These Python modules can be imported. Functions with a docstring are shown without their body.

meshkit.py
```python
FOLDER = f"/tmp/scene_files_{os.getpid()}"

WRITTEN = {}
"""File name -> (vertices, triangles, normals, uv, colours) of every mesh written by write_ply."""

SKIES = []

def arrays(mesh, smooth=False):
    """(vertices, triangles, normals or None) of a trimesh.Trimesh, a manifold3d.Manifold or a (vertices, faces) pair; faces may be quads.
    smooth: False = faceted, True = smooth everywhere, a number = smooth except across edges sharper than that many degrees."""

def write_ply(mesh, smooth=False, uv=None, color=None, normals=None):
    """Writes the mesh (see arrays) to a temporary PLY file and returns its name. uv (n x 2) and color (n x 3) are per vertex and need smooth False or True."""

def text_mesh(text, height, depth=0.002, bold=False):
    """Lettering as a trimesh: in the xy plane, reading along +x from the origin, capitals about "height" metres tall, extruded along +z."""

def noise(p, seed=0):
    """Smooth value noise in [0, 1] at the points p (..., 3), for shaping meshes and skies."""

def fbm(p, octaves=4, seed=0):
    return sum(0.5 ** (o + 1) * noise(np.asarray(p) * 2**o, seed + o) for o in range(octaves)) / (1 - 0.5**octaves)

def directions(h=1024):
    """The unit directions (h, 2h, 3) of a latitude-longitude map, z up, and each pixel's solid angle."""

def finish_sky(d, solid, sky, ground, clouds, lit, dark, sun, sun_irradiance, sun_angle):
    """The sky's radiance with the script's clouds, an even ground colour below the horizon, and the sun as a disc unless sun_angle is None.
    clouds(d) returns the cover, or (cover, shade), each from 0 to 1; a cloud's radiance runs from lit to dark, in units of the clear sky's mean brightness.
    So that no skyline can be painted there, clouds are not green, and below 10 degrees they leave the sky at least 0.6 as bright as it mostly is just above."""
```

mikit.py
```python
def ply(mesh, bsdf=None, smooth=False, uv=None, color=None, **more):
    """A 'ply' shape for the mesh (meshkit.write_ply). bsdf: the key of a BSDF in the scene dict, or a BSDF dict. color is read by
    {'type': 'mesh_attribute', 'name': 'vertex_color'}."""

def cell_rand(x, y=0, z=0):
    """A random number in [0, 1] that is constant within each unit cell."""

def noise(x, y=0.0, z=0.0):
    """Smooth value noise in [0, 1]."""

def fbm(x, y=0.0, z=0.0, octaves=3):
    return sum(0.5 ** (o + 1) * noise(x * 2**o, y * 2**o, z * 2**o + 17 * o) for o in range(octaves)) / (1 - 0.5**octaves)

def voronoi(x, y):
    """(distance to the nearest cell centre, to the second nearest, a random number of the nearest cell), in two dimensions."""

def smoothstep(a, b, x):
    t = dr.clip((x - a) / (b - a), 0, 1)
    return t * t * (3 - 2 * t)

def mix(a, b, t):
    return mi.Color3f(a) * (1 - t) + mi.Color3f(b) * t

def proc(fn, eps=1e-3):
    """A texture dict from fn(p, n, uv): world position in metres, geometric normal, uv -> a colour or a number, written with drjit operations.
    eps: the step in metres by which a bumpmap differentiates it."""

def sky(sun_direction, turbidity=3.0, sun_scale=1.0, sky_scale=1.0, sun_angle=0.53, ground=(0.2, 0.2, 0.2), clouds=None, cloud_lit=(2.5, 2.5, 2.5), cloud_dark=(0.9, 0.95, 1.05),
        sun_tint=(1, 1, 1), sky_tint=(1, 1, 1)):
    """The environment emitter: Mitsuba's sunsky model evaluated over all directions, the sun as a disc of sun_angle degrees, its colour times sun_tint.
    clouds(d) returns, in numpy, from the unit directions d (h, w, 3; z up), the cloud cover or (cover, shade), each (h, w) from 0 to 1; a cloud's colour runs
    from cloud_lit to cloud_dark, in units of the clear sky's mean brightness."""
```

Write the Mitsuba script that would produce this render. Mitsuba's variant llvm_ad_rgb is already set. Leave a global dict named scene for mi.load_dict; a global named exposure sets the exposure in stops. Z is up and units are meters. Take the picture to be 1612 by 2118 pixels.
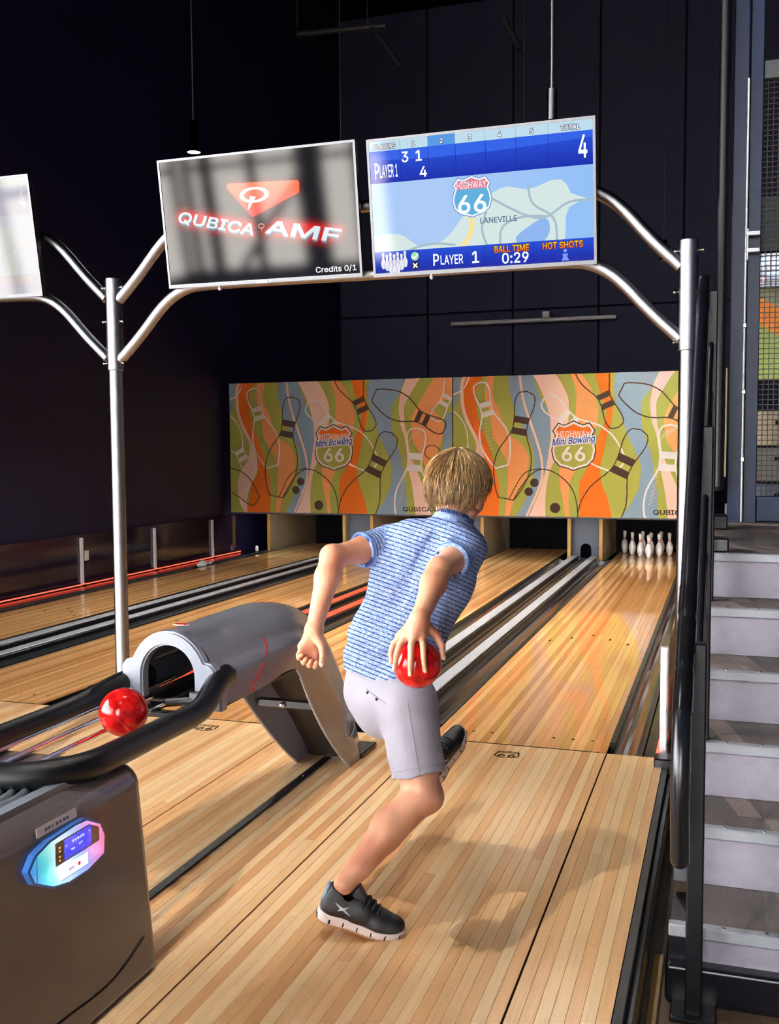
import math, random, sys
import numpy as np, trimesh, shapely, drjit as dr
import shapely.geometry as sg, shapely.affinity as sa
from shapely.ops import unary_union
from scipy.interpolate import PchipInterpolator, CubicSpline
from scipy.ndimage import zoom as nd_zoom, map_coordinates
import mitsuba as mi, mikit, meshkit

T = mi.ScalarTransform4f
scene, labels = {'type': 'scene'}, {}

# ------------------------------------------------------------------ camera, daylight, exposure
# world: x to the right across the lanes, y down the lanes (foul line at y = 4.385), z up, metres
EYE = np.array([0, 0, 1.31])
FORWARD = np.array([-0.31301, 0.94724, -0.06892])
DOWN = np.array([0.01609, -0.06727, -0.99761])
scene['camera'] = {'type': 'perspective', 'fov': math.degrees(2 * math.atan(806 / 2102.83)), 'fov_axis': 'x', 'near_clip': 0.05, 'far_clip': 200.0,
                   'principal_point_offset_y': -18 / 2118,
                   'to_world': T().look_at(EYE.tolist(), (EYE + FORWARD).tolist(), (-DOWN).tolist())}
exposure = -0.3
scene['daylight'] = mikit.sky((0.5, 0.45, 0.74), turbidity=3.5, sun_scale=8.0, sky_scale=60.0, ground=(0.5, 0.48, 0.45),
                              clouds=lambda d: 0.75 + 0 * d[..., 0], cloud_lit=(5.2, 5.0, 4.8), cloud_dark=(4, 4, 4))
PENDANTS = [(-3.33, 6.05, 3.262, 'lane'), (-0.99, 6.05, 3.2, 'lane'), (-0.62, 10.7, 3.2, 'lane'), (-1.6, 8.4, 3.0, 'lane'), (-3.2, 8.4, 3.0, 'lane'), (-1.33, 2.42, 3.2, 'approach'), (-1.25, 0.7, 3.2, 'approach'), (-3.6, 1.2, 3.2, 'approach')]
SPOT_POWER = {'lane': 33.0, 'approach': 14.0}
SPOT_RGB = (1.0, 0.93, 0.84)

# ------------------------------------------------------------------ helpers
def lin(*c):
    c = np.array(c, float) / 255
    return np.where(c < 0.04045, c / 12.92, ((c + 0.055) / 1.055) ** 2.4)

def C3(*c):
    c = c[0] if len(c) == 1 else c
    return mi.Color3f(*[float(x) for x in c])
def rgb(*c): return {'type': 'rgb', 'value': [float(x) for x in c]}
def srgb(*c): return rgb(*lin(*c))

used = set()
def numbered(key):
    k, n = key, 0
    while k in used:
        n += 1; k = f'{key}_{n:03d}'
    used.add(k)
    return k

def tag(key, label=None, category=None, group=None, kind=None):
    d = labels.setdefault(key, {})
    for k, v in (('label', label), ('category', category), ('group', group), ('kind', kind)):
        if v: d[k] = v
    return key

def thing(name, label, category, group=None, kind=None):
    return tag(numbered(name), label, category, group, kind)

def put(name, mesh, mat, parent=None, smooth=False, uv=None, color=None, label=None, category=None, group=None, kind=None, **more):
    key = numbered(f'{parent}__{name}' if parent else name)
    scene[key] = mikit.ply(mesh, mat, smooth=smooth, uv=uv, color=color, **more)
    if label or category or group or kind: tag(key, label, category, group, kind)
    return key

def again(name, source, parent, to_world, **more):
    key = numbered(f'{parent}__{name}' if parent else name)
    scene[key] = {**source, 'to_world': to_world, **more}
    return key

def box(x0, x1, y0, y1, z0, z1, b=0.0):
    if b <= 0:
        m = trimesh.creation.box(extents=(x1 - x0, y1 - y0, z1 - z0)); m.apply_translation(((x0 + x1) / 2, (y0 + y1) / 2, (z0 + z1) / 2)); return m
    P = []
    for sx in (0, 1):
        for sy in (0, 1):
            for sz in (0, 1):
                c = np.array([(x0, x1)[sx], (y0, y1)[sy], (z0, z1)[sz]], float); s = np.array([1 - 2 * sx, 1 - 2 * sy, 1 - 2 * sz])
                for a in range(3):
                    d = s * b; d[a] = 0; P.append(c + d)
    return trimesh.convex.convex_hull(np.array(P))

def cat(*ms): return trimesh.util.concatenate(list(ms[0]) if len(ms) == 1 and isinstance(ms[0], (list, tuple)) else list(ms))

def smoothline(pts, n=40, closed=False):
    p = np.array(pts, float)
    if closed: p = np.vstack([p, p[:1]])
    s = np.r_[0, np.cumsum(np.linalg.norm(np.diff(p, axis=0), axis=1))]
    c = CubicSpline(s, p, bc_type='periodic' if closed else 'natural')
    t = np.linspace(0, s[-1], n + 1)
    return c(t[:-1]) if closed else c(t)

def tube(points, r, sides=16, caps=True, closed=False):
    p = np.asarray(points, float); n = len(p)
    r = np.broadcast_to(np.asarray(r, float), (n,))
    if closed: t = np.roll(p, -1, 0) - np.roll(p, 1, 0)
    else: t = np.gradient(p, axis=0)
    t /= np.linalg.norm(t, axis=1, keepdims=True) + 1e-12
    a = np.cross(t[0], [0, 0, 1.0] if abs(t[0][2]) < 0.9 else [1.0, 0, 0]); a /= np.linalg.norm(a)
    A = [a]
    for i in range(1, n):
        a = A[-1] - t[i] * np.dot(A[-1], t[i]); A.append(a / (np.linalg.norm(a) + 1e-12))
    A = np.array(A); B = np.cross(t, A)
    ang = np.arange(sides) * 2 * np.pi / sides
    v = p[:, None] + r[:, None, None] * (np.cos(ang)[None, :, None] * A[:, None] + np.sin(ang)[None, :, None] * B[:, None])
    v = v.reshape(-1, 3); F = []
    rows = n if closed else n - 1
    i, j = np.meshgrid(np.arange(rows), np.arange(sides), indexing='ij')
    i2 = (i + 1) % n; j2 = (j + 1) % sides
    q = np.stack([i * sides + j, i * sides + j2, i2 * sides + j2, i2 * sides + j], -1).reshape(-1, 4)
    F = np.vstack([q[:, [0, 1, 2]], q[:, [0, 2, 3]]])
    if caps and not closed:
        k = len(v); v = np.vstack([v, p[0], p[-1]])
        c0 = [[k, (x + 1) % sides, x] for x in range(sides)]
        o = (n - 1) * sides
        c1 = [[k + 1, o + x, o + (x + 1) % sides] for x in range(sides)]
        F = np.vstack([F, c0, c1])
    return trimesh.Trimesh(v, F, process=False)

def rod(a, b, r, sides=16): return tube([a, b], r, sides)
def lathe(profile, sides=32): return trimesh.creation.revolve(np.array(profile, float), sections=sides)

def moved(m, to=(0, 0, 0), rz=0, rx=0, ry=0):
    m = m.copy()
    R = trimesh.transformations.euler_matrix(math.radians(rx), math.radians(ry), math.radians(rz), 'sxyz'); R[:3, 3] = to
    m.apply_transform(R); return m

def prism(poly, depth, frame=None):
    """Polygon in (a, b) extruded by depth along c; frame = (origin, axis a, axis b), c = a x b."""
    geoms = getattr(poly, 'geoms', [poly])
    m = cat([trimesh.creation.extrude_polygon(g, depth, engine='earcut') for g in geoms if g.area > 1e-9])
    if frame is not None:
        o, a, b = (np.array(x, float) for x in frame); c = np.cross(a, b)
        M = np.eye(4); M[:3, 0], M[:3, 1], M[:3, 2], M[:3, 3] = a, b, c, o
        m.apply_transform(M)
    return m

def loft(sections, closed_ring=True, caps=True):
    """sections: list of (m,3) rings."""
    S = np.array(sections, float); n, m = S.shape[:2]; v = S.reshape(-1, 3); F = []
    i, j = np.meshgrid(np.arange(n - 1), np.arange(m if closed_ring else m - 1), indexing='ij'); j2 = (j + 1) % m
    q = np.stack([i * m + j, i * m + j2, (i + 1) * m + j2, (i + 1) * m + j], -1).reshape(-1, 4)
    F = [q[:, [0, 1, 2]], q[:, [0, 2, 3]]]
    if caps and closed_ring:
        k = len(v); v = np.vstack([v, S[0].mean(0), S[-1].mean(0)])
        F.append(np.array([[k, (x + 1) % m, x] for x in range(m)])); o = (n - 1) * m
        F.append(np.array([[k + 1, o + x, o + (x + 1) % m] for x in range(m)]))
    me = trimesh.Trimesh(v, np.vstack(F), process=False)
    if closed_ring and me.volume < 0: me.invert()
    return me

_txt = {}
def text_poly(s, height, bold=True, width=None, slant=0.0):
    """Lettering as flat polygons, reading along +x from 0, baseline at 0."""
    k = (s, bold)
    if k not in _txt:
        m = meshkit.text_mesh(s, 1.0, 0.1, bold)
        tri = m.triangles[m.face_normals[:, 2] > 0.9][:, :, :2]
        _txt[k] = unary_union([sg.Polygon(t).buffer(1e-4) for t in tri if sg.Polygon(t).area > 1e-9])
    g = _txt[k]; x0, y0, x1, y1 = g.bounds
    sx = height if width is None else width / (x1 - x0)
    return sa.affine_transform(g, [sx, slant * height, 0, height, -x0 * sx, 0])

def centred(g, cx, cy):
    x0, y0, x1, y1 = g.bounds
    return sa.translate(g, cx - (x0 + x1) / 2, cy - (y0 + y1) / 2)

def flat_print(layers, frame, lift=0.0):
    """layers, lowest first: (polygon, colour) or (polygon, function of the points); one flat mesh with a colour per vertex, nothing overlapping."""
    V, F, C = [], [], []; above = None
    for g, c in reversed(layers):
        vis = g if above is None else g.difference(above)
        above = g if above is None else above.union(g)
        parts = [vis]
        if callable(c):
            x0, y0, x1, y1 = vis.bounds; n = 10
            parts = [vis.intersection(sg.box(x0 + (x1 - x0) * i / n, y0 + (y1 - y0) * j / n, x0 + (x1 - x0) * (i + 1) / n, y0 + (y1 - y0) * (j + 1) / n)) for i in range(n) for j in range(n)]
        for part in parts:
            for p in getattr(part, 'geoms', [part]):
                if p.geom_type != 'Polygon' or p.area < 1e-8: continue
                try: v, f = trimesh.creation.triangulate_polygon(p, engine='earcut')
                except Exception: continue
                if len(f) == 0: continue
                F.append(np.asarray(f) + sum(map(len, V))); V.append(np.asarray(v))
                C.append(c(V[-1]) if callable(c) else np.tile(np.asarray(c, float), (len(v), 1)))
    V, F, C = np.vstack(V), np.vstack(F), np.vstack(C)
    a, b, cc = V[F[:, 0]], V[F[:, 1]], V[F[:, 2]]
    flip = ((b - a)[:, 0] * (cc - a)[:, 1] - (b - a)[:, 1] * (cc - a)[:, 0]) < 0
    F[flip] = F[flip][:, ::-1]
    o, ax, ay = (np.array(x, float) for x in frame); n = np.cross(ax, ay)
    return trimesh.Trimesh(o + V[:, :1] * ax + V[:, 1:] * ay + lift * n, F, process=False), C

# ------------------------------------------------------------------ materials
def mat(key, d): scene[key] = d; return key
def plastic(key, c, alpha=0.1, two=False, **k):
    d = {'type': 'roughplastic', 'diffuse_reflectance': c, 'alpha': alpha, 'int_ior': 1.5, 'nonlinear': False, **k}
    return mat(key, {'type': 'twosided', 'b': d} if two else d)
def matte(key, c): return mat(key, {'type': 'twosided', 'b': {'type': 'diffuse', 'reflectance': c}})
def metal(key, c, alpha): return mat(key, {'type': 'twosided', 'b': {'type': 'roughconductor', 'material': 'none', 'specular_reflectance': c, 'alpha': alpha}})

BOARD = 0.0331
def wood(light, mid, dark):
    def fn(p, n, uv):
        r, r2 = uv.x, uv.y                               # two random numbers of the board
        g = mikit.fbm(p.x * 420 + r2 * 90, p.y * 5 + r * 40, 0.0, 3)
        g2 = mikit.noise(p.x * 60 + r * 31, p.y * 1.6, 4.0)
        c = mikit.mix(C3(*light), C3(*mid), mikit.smoothstep(0.25, 0.75, r))
        c = mikit.mix(c, C3(*dark), mikit.smoothstep(0.66, 0.98, r2) * 0.8)
        return c * (0.86 + 0.2 * g + 0.12 * g2)
    return mikit.proc(fn)
W1, W2, W3 = lin(234, 198, 150), lin(222, 174, 122), lin(200, 142, 92)
V1, V2, V3 = lin(216, 168, 112), lin(198, 142, 88), lin(170, 114, 66)
plastic('approach_wood', wood(W1, W2, W3), 0.07)
plastic('lane_wood', wood(V1, V2, V3), 0.005)
plastic('black_trim', srgb(16, 17, 21), 0.18, int_ior=1.35)
plastic('black_gloss', srgb(16, 16, 18), 0.06)
plastic('gutter_black', srgb(42, 44, 48), 0.025, two=True)
plastic('channel_brown', srgb(70, 60, 52), 0.15)
plastic('cap_grey', srgb(176, 179, 186), 0.2)
plastic('cap_red', srgb(255, 92, 66), 0.2)
matte('line_black', srgb(24, 20, 18))
def wall_fn(p, n, uv):
    return C3(*lin(25, 24, 52)) * (0.92 + 0.16 * mikit.fbm(p.x * 1.3 + p.y * 1.1, p.z * 1.3, 2.0))
plastic('wall_navy', mikit.proc(wall_fn), 0.4, int_ior=1.3)
matte('ceiling_black', srgb(16, 16, 22))
plastic('panel_dark', srgb(30, 20, 34), 0.01)
metal('steel_satin', rgb(0.30, 0.31, 0.335), 0.26)
metal('chrome', rgb(0.85, 0.86, 0.9), 0.05)
metal('brushed_silver', rgb(0.14, 0.145, 0.155), 0.22)
plastic('hood_grey', srgb(126, 128, 137), 0.035, two=True)
plastic('hood_light', srgb(138, 143, 155), 0.06)
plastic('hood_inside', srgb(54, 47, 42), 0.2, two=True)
plastic('cabinet_grey', srgb(92, 84, 84), 0.05)
plastic('cabinet_top', srgb(108, 116, 124), 0.06)
plastic('foam_black', srgb(15, 16, 19), 0.22, int_ior=1.4)
plastic('vinyl_black', srgb(18, 19, 24), 0.1)
plastic('red_trim', srgb(205, 40, 50), 0.1)
plastic('tan_board', srgb(196, 178, 146), 0.3)
plastic('edge_wood', srgb(196, 150, 76), 0.3)
plastic('grey_plate', srgb(70, 77, 90), 0.3)
matte('pit_black', srgb(20, 20, 24))
plastic('pin_white', srgb(240, 240, 236), 0.08)
plastic('pin_red', srgb(196, 30, 40), 0.12)
plastic('white_paint', srgb(226, 226, 230), 0.2)
plastic('steel_blue', srgb(22, 35, 64), 0.18, int_ior=1.35)
plastic('console_blue', srgb(70, 128, 214), 0.1)
plastic('label_white', srgb(222, 222, 224), 0.3)
def ball_fn(p, n, uv):
    v = mikit.fbm(p.x * 45, p.y * 45, p.z * 45, 4)
    return mikit.mix(C3(lin(140, 10, 12)), C3(lin(196, 26, 24)), mikit.smoothstep(0.3, 0.7, v))
plastic('ball_red', mikit.proc(ball_fn), 0.04)
mat('acrylic', {'type': 'thindielectric', 'int_ior': 1.49})
def felt_fn(p, n, uv):
    return C3(*lin(144, 140, 150)) * (0.82 + 0.26 * mikit.fbm(p.x * 30, p.y * 30, p.z * 30, 4) + 0.1 * mikit.noise(p.x * 400, p.y * 400, p.z * 400))
matte('riser_carpet', mikit.proc(felt_fn))
def stripe_fn(p, n, uv):
    a = mikit.cell_rand(dr.floor(p.x / 0.062), 2.0); wedge = mikit.cell_rand(dr.floor((p.x + 0.25 * p.y) / 0.07), dr.floor(p.y / 0.45), 5.0)
    c = mikit.mix(C3(*lin(140, 128, 124)), C3(*lin(104, 98, 97)), mikit.smoothstep(0.45, 0.55, a))
    c = mikit.mix(c, C3(*lin(150, 136, 130)), mikit.smoothstep(0.72, 0.76, wedge) * 0.6)
    return c * (0.85 + 0.3 * mikit.noise(p.x * 260, p.y * 260, 1.0))
matte('stripe_carpet', mikit.proc(stripe_fn))
def lower_fn(p, n, uv):
    v = mikit.fbm(p.x * 9, p.y * 4, 3.0, 4)
    s = mikit.smoothstep(0.45, 0.55, mikit.cell_rand(dr.floor(p.x / 0.075), 9.0))
    carpet = mikit.mix(C3(*lin(176, 146, 116)), C3(*lin(96, 78, 64)), s)
    slab = mikit.mix(C3(*lin(72, 68, 64)), C3(*lin(108, 98, 88)), v)
    return dr.select(p.x > -0.125, carpet, slab) * (0.85 + 0.3 * mikit.noise(p.x * 200, p.y * 200, 0.0))
matte('lower_floor', mikit.proc(lower_fn))
plastic('nosing', srgb(150, 154, 160), 0.25)
mat('print_flat', {'type': 'twosided', 'b': {'type': 'diffuse', 'reflectance': {'type': 'mesh_attribute', 'name': 'vertex_color'}}})
plastic('screen_glass', srgb(8, 8, 10), 0.004)
plastic('bezel', srgb(40, 42, 46), 0.12)
# ------------------------------------------------------------------ the setting
rng = np.random.default_rng(5)
LANE_LEFT = [-5.6207, -4.1680, -2.7154, -1.2627]        # left edges of the four lanes
LANE_W = 24 * BOARD
DIVIDERS = [(a + LANE_W + b) / 2 for a, b in zip(LANE_LEFT[:-1], LANE_LEFT[1:])]
FOUL, PIT = 4.385, 13.35
HY, HX0, HT = -11.0, -11.0, 7.4                           # front glazing, far left glazing, its top
GROUND = -0.16                                           # the floor beside the raised lanes

def boards(parent, x0, x1, y0, y1, bsdf, count, mean, z=0.0, gap=0.0005):
    w = (x1 - x0) / count
    for i in range(count):
        y = y0
        while y < y1 - 1e-6:
            e = y + mean * rng.uniform(0.65, 1.35) if y > y0 else y0 + mean * rng.uniform(0.3, 1.2)
            if y1 - e < mean * 0.35: e = y1
            m = box(x0 + i * w + gap / 2, x0 + (i + 1) * w - gap / 2, y, e - 0.0006, z - 0.012, z, 0.0006)
            a, b = rng.random(2)
            put('board', m, bsdf, parent, uv=np.tile([a, b], (len(m.vertices), 1)))
            y = e

fl = thing('floor', 'pale maple approach floor of narrow boards in front of the lanes', 'floor', kind='structure')
put('hall_boards', box(HX0, -6.05, HY, 2.6, -0.012, 0), 'channel_brown', fl, kind='stuff')
put('underlay', box(-6.05, -0.229, HY, FOUL, GROUND, -0.006), 'line_black', fl)
m = box(-6.05, -3.96, HY, FOUL - 0.003, -0.012, 0)
put('plain_boards', m, 'approach_wood', fl, uv=np.tile([0.3, 0.3], (len(m.vertices), 1)), kind='stuff')
m = box(-3.96, -0.229, HY, 0.296, -0.012, 0)
put('plain_boards', m, 'approach_wood', fl, uv=np.tile([0.4, 0.3], (len(m.vertices), 1)), kind='stuff')
for x0, x1, c in ((-3.957, -3.1125, 25), (-3.1075, -1.9225, 36), (-1.9175, -1.2655, 20), (-1.2605, -0.4695, 24), (-0.4645, -0.229, 7)):
    boards(fl, x0, x1, 0.3, FOUL - 0.003, 'approach_wood', c, 2.9)
put('edge_strip', box(-0.228, -0.203, HY, 4.33, GROUND, 0.001, 0.002), 'black_trim', fl)
put('edge_rail', box(-0.203, -0.185, HY, 4.33, GROUND, -0.03, 0.002), 'vinyl_black', fl)

low = thing('floor_lower', 'lower concrete and carpet floor between the lanes and the stairs', 'floor', kind='structure')
put('slab', box(-0.2, 4.0, HY, 4.4, GROUND - 0.1, GROUND), 'lower_floor', low)
put('slab_edge', box(HX0, 4.0, HY, 15.8, GROUND - 0.14, GROUND - 0.1), 'lower_floor', low)
put('wood_block', box(-0.172, -0.145, 2.55, 2.95, GROUND, GROUND + 0.012, 0.002), 'edge_wood', low)

wl = thing('wall_left', 'dark navy side wall left of the lanes', 'wall', kind='structure')
put('surface', box(-6.25, -6.05, 2.6, 15.8, GROUND - 0.1, 8.2), 'wall_navy', wl)
wb = thing('wall_back', 'dark navy panelled wall behind the pinsetters', 'wall', kind='structure')
put('backing', box(-6.25, 4.0, 15.83, 16.0, GROUND - 0.1, 8.2), 'pit_black', wb)
xs = [-6.05, -4.554, -3.177, -1.862, -0.634, 0.75, 2.2, 4.0]
for a, b in zip(xs[:-1], xs[1:]):
    put('panel', box(a + 0.012, b - 0.012, 15.79, 15.83, GROUND, 3.46, 0.004), 'wall_navy', wb)
    put('panel', box(a + 0.012, b - 0.012, 15.79, 15.83, 3.485, 8.2, 0.004), 'wall_navy', wb)
wr = thing('wall_right', 'dark wall far right behind the climbing frame', 'wall', kind='structure')
put('surface', box(4.0, 4.2, HY, 16, GROUND - 0.1, 8.2), 'wall_navy', wr)
ce = thing('ceiling', 'black ceiling high above the lanes', 'ceiling', kind='structure')
put('surface', box(HX0 - .2, 4.2, HY - .2, 16, 8.2, 8.35), 'ceiling_black', ce)
# behind the photographer: glazed walls that let the daylight in
wf = thing('wall_front', 'glazed front wall of the hall', 'wall', kind='structure')
put('sill', box(HX0 - .2, 4.2, HY - .2, HY, GROUND - 0.1, 0.3), 'wall_navy', wf)
put('header', box(HX0 - .2, 4.2, HY - .2, HY, HT, 8.2), 'wall_navy', wf)
put('pier', box(-6.4, -2.3, HY - .2, HY, 0.3, HT), 'wall_navy', wf)
put('pier', box(1.6, 4.2, HY - .2, HY, 0.3, HT), 'wall_navy', wf)
put('side_sill', box(HX0 - .2, HX0, HY, 2.6, GROUND - 0.1, 0.3), 'wall_navy', wf)
put('side_header', box(HX0 - .2, HX0, HY, 2.6, HT, 8.2), 'wall_navy', wf)
put('return_wall', box(HX0 - .2, -6.05, 2.6, 2.8, GROUND - 0.1, 8.2), 'wall_navy', wf)
w1 = thing('window_1', 'tall front window', 'window', kind='structure')
for x in (-10.9, -9.4, -7.9, -6.45, -2.25, -1.0, 0.3, 1.55): put('mullion', box(x - 0.09, x + 0.09, HY - .16, HY - .04, 0.3, HT, 0.004), 'black_trim', w1)
for z in (2.4, 4.9): put('transom', box(HX0, 1.6, HY - .14, HY - .06, z - 0.06, z + 0.06, 0.004), 'black_trim', w1)
for x0, x1, w in ((-10.45, -10.45, .34), (-8.2, -8.2, .5), (-9.9, -7.0, .16), (-7.1, -7.1, .2)):
    put('column', tube([(x0, HY - .1, 0.3), (x1, HY - .1, HT if x0 == x1 else 3.6)], w / 2, 4), 'black_trim', w1)
w2 = thing('window_2', 'tall side window', 'window', kind='structure')
for y in np.linspace(HY + .1, 2.5, 8): put('mullion', box(HX0 - .15, HX0 - .05, y - 0.09, y + 0.09, 0.3, HT, 0.004), 'black_trim', w2)
for z in (2.4, 4.9): put('transom', box(HX0 - .14, HX0 - .06, HY, 2.6, z - 0.06, z + 0.06, 0.004), 'black_trim', w2)

# ------------------------------------------------------------------ lanes
LANE_LABEL = ['leftmost bowling lane beside the dark guard panels', 'second bowling lane from the left, behind the grey ball return hood',
              'bowling lane left of the boy, its pin deck empty', 'rightmost bowling lane with ten standing pins at its far end']
def shield_outline(w, h):
    p = [(0, -0.5), (0.13, -0.455), (0.3, -0.41), (0.43, -0.28), (0.475, -0.1), (0.45, 0.06), (0.40, 0.2), (0.455, 0.3), (0.33, 0.46), (0.2, 0.415), (0.08, 0.46), (0, 0.5)]
    r = np.array(p); pts = np.vstack([r, (r * [-1, 1])[::-1][1:-1]])
    return sa.scale(sg.Polygon(pts).buffer(0.02).buffer(-0.02), w, h, origin=(0, 0))
for k, x0 in enumerate(LANE_LEFT):
    ln = thing('bowling_lane', LANE_LABEL[k], 'bowling lane')
    put('base', box(x0, x0 + LANE_W, FOUL - 0.002, PIT, -0.09, -0.006), 'line_black', ln)
    boards(ln, x0, x0 + LANE_W, FOUL + 0.004, PIT, 'lane_wood', 24, 9.0)
    put('foul_line', box(x0 - (0.0 if k == 0 else 0.3), x0 + LANE_W - 0.03, FOUL - 0.004, FOUL + 0.004, -0.004, 0.0006), 'line_black', ln)
    marks = [prism(sg.Polygon([(0, 0.05), (-0.011, -0.012), (0.011, -0.012)]), 0.0004, ((x0 + LANE_W * u, FOUL + y, 0.0001), (1, 0, 0), (0, 1, 0))) for u, y in ((.17, 2.52), (.335, 2.66), (.5, 2.80), (.665, 2.66), (.83, 2.52))]
    for mm in marks: put('aiming_arrow', mm, 'line_black', ln)
    for u in (.1, .21, .32, .68, .79, .9):
        mm = trimesh.creation.cylinder(radius=0.0075, height=0.0006, sections=16); mm.apply_translation((x0 + LANE_W * u, FOUL + 0.17, 0.0003))
        put('aiming_dot', mm, 'line_black', ln)
# shield marks printed on the approach
for x0 in (LANE_LEFT[2], LANE_LEFT[3]):
    o = shield_outline(0.115, 0.105); g = unary_union([o.difference(o.buffer(-0.006)), centred(text_poly('66', 0.042, True, 0.078), 0, -0.012), sg.box(-0.04, 0.024, 0.04, 0.031)])
    put('shield_mark', prism(g, 0.0003, ((x0 + 0.39, 4.24, 0.0001), (1, 0, 0), (0, 1, 0))), 'line_black', fl)

def trough(xa, xb, depth, y0, y1, n=10):
    a = np.linspace(0, np.pi, n + 1)
    top = [((xa + xb) / 2 - (xb - xa) / 2 * math.cos(t), -0.004 - depth * math.sin(t)) for t in a]
    ring = top + [(x, z - 0.006) for x, z in top[::-1]]
    return loft([[(x, y, z) for x, z in ring] for y in (y0, y1)])
DIV_LABEL = ['pair of gutters with grey caps between the two leftmost lanes', 'pair of gutters with red caps behind the ball return hood', 'pair of gutters with pale grey caps beside the boy']
for k, c in enumerate(DIVIDERS):
    d = thing('gutter_pair', DIV_LABEL[k], 'gutter')
    y0, PEND = (4.62, 4.80, 4.62)[2 - k] if k else FOUL + 0.01, 12.28
    y0 = (FOUL + 0.01, 4.80, 4.62)[k]
    put('bed', box(c - 0.328, c + 0.328, y0, PEND, -0.1, -0.075), 'vinyl_black', d)
    for s in (-1, 1):
        put('lane_edge', box(*sorted((c + s * 0.329, c + s * 0.300)), y0, PEND, -0.075, 0.002, 0.003), 'black_trim', d)
        put('trough', trough(*sorted((c + s * 0.300, c + s * 0.172)), 0.055, y0, PEND), 'gutter_black', d)
        put('cap_rail', box(*sorted((c + s * 0.172, c + s * 0.07)), y0, PEND, -0.075, 0.026, 0.004), 'vinyl_black', d)
        put('cap', box(*sorted((c + s * 0.157, c + s * 0.076)), y0 + 0.02, PEND, 0.026, 0.036, 0.004), 'cap_red' if k == 1 else 'cap_grey', d)
    put('channel', box(c - 0.07, c + 0.07, y0, PEND, -0.075, -0.012, 0.004), 'channel_brown', d)
    for s in (-1, 1): put('channel_rib', box(c + s * 0.03 - 0.006, c + s * 0.03 + 0.006, y0, PEND, -0.012, -0.002, 0.002), 'black_trim', d)

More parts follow.
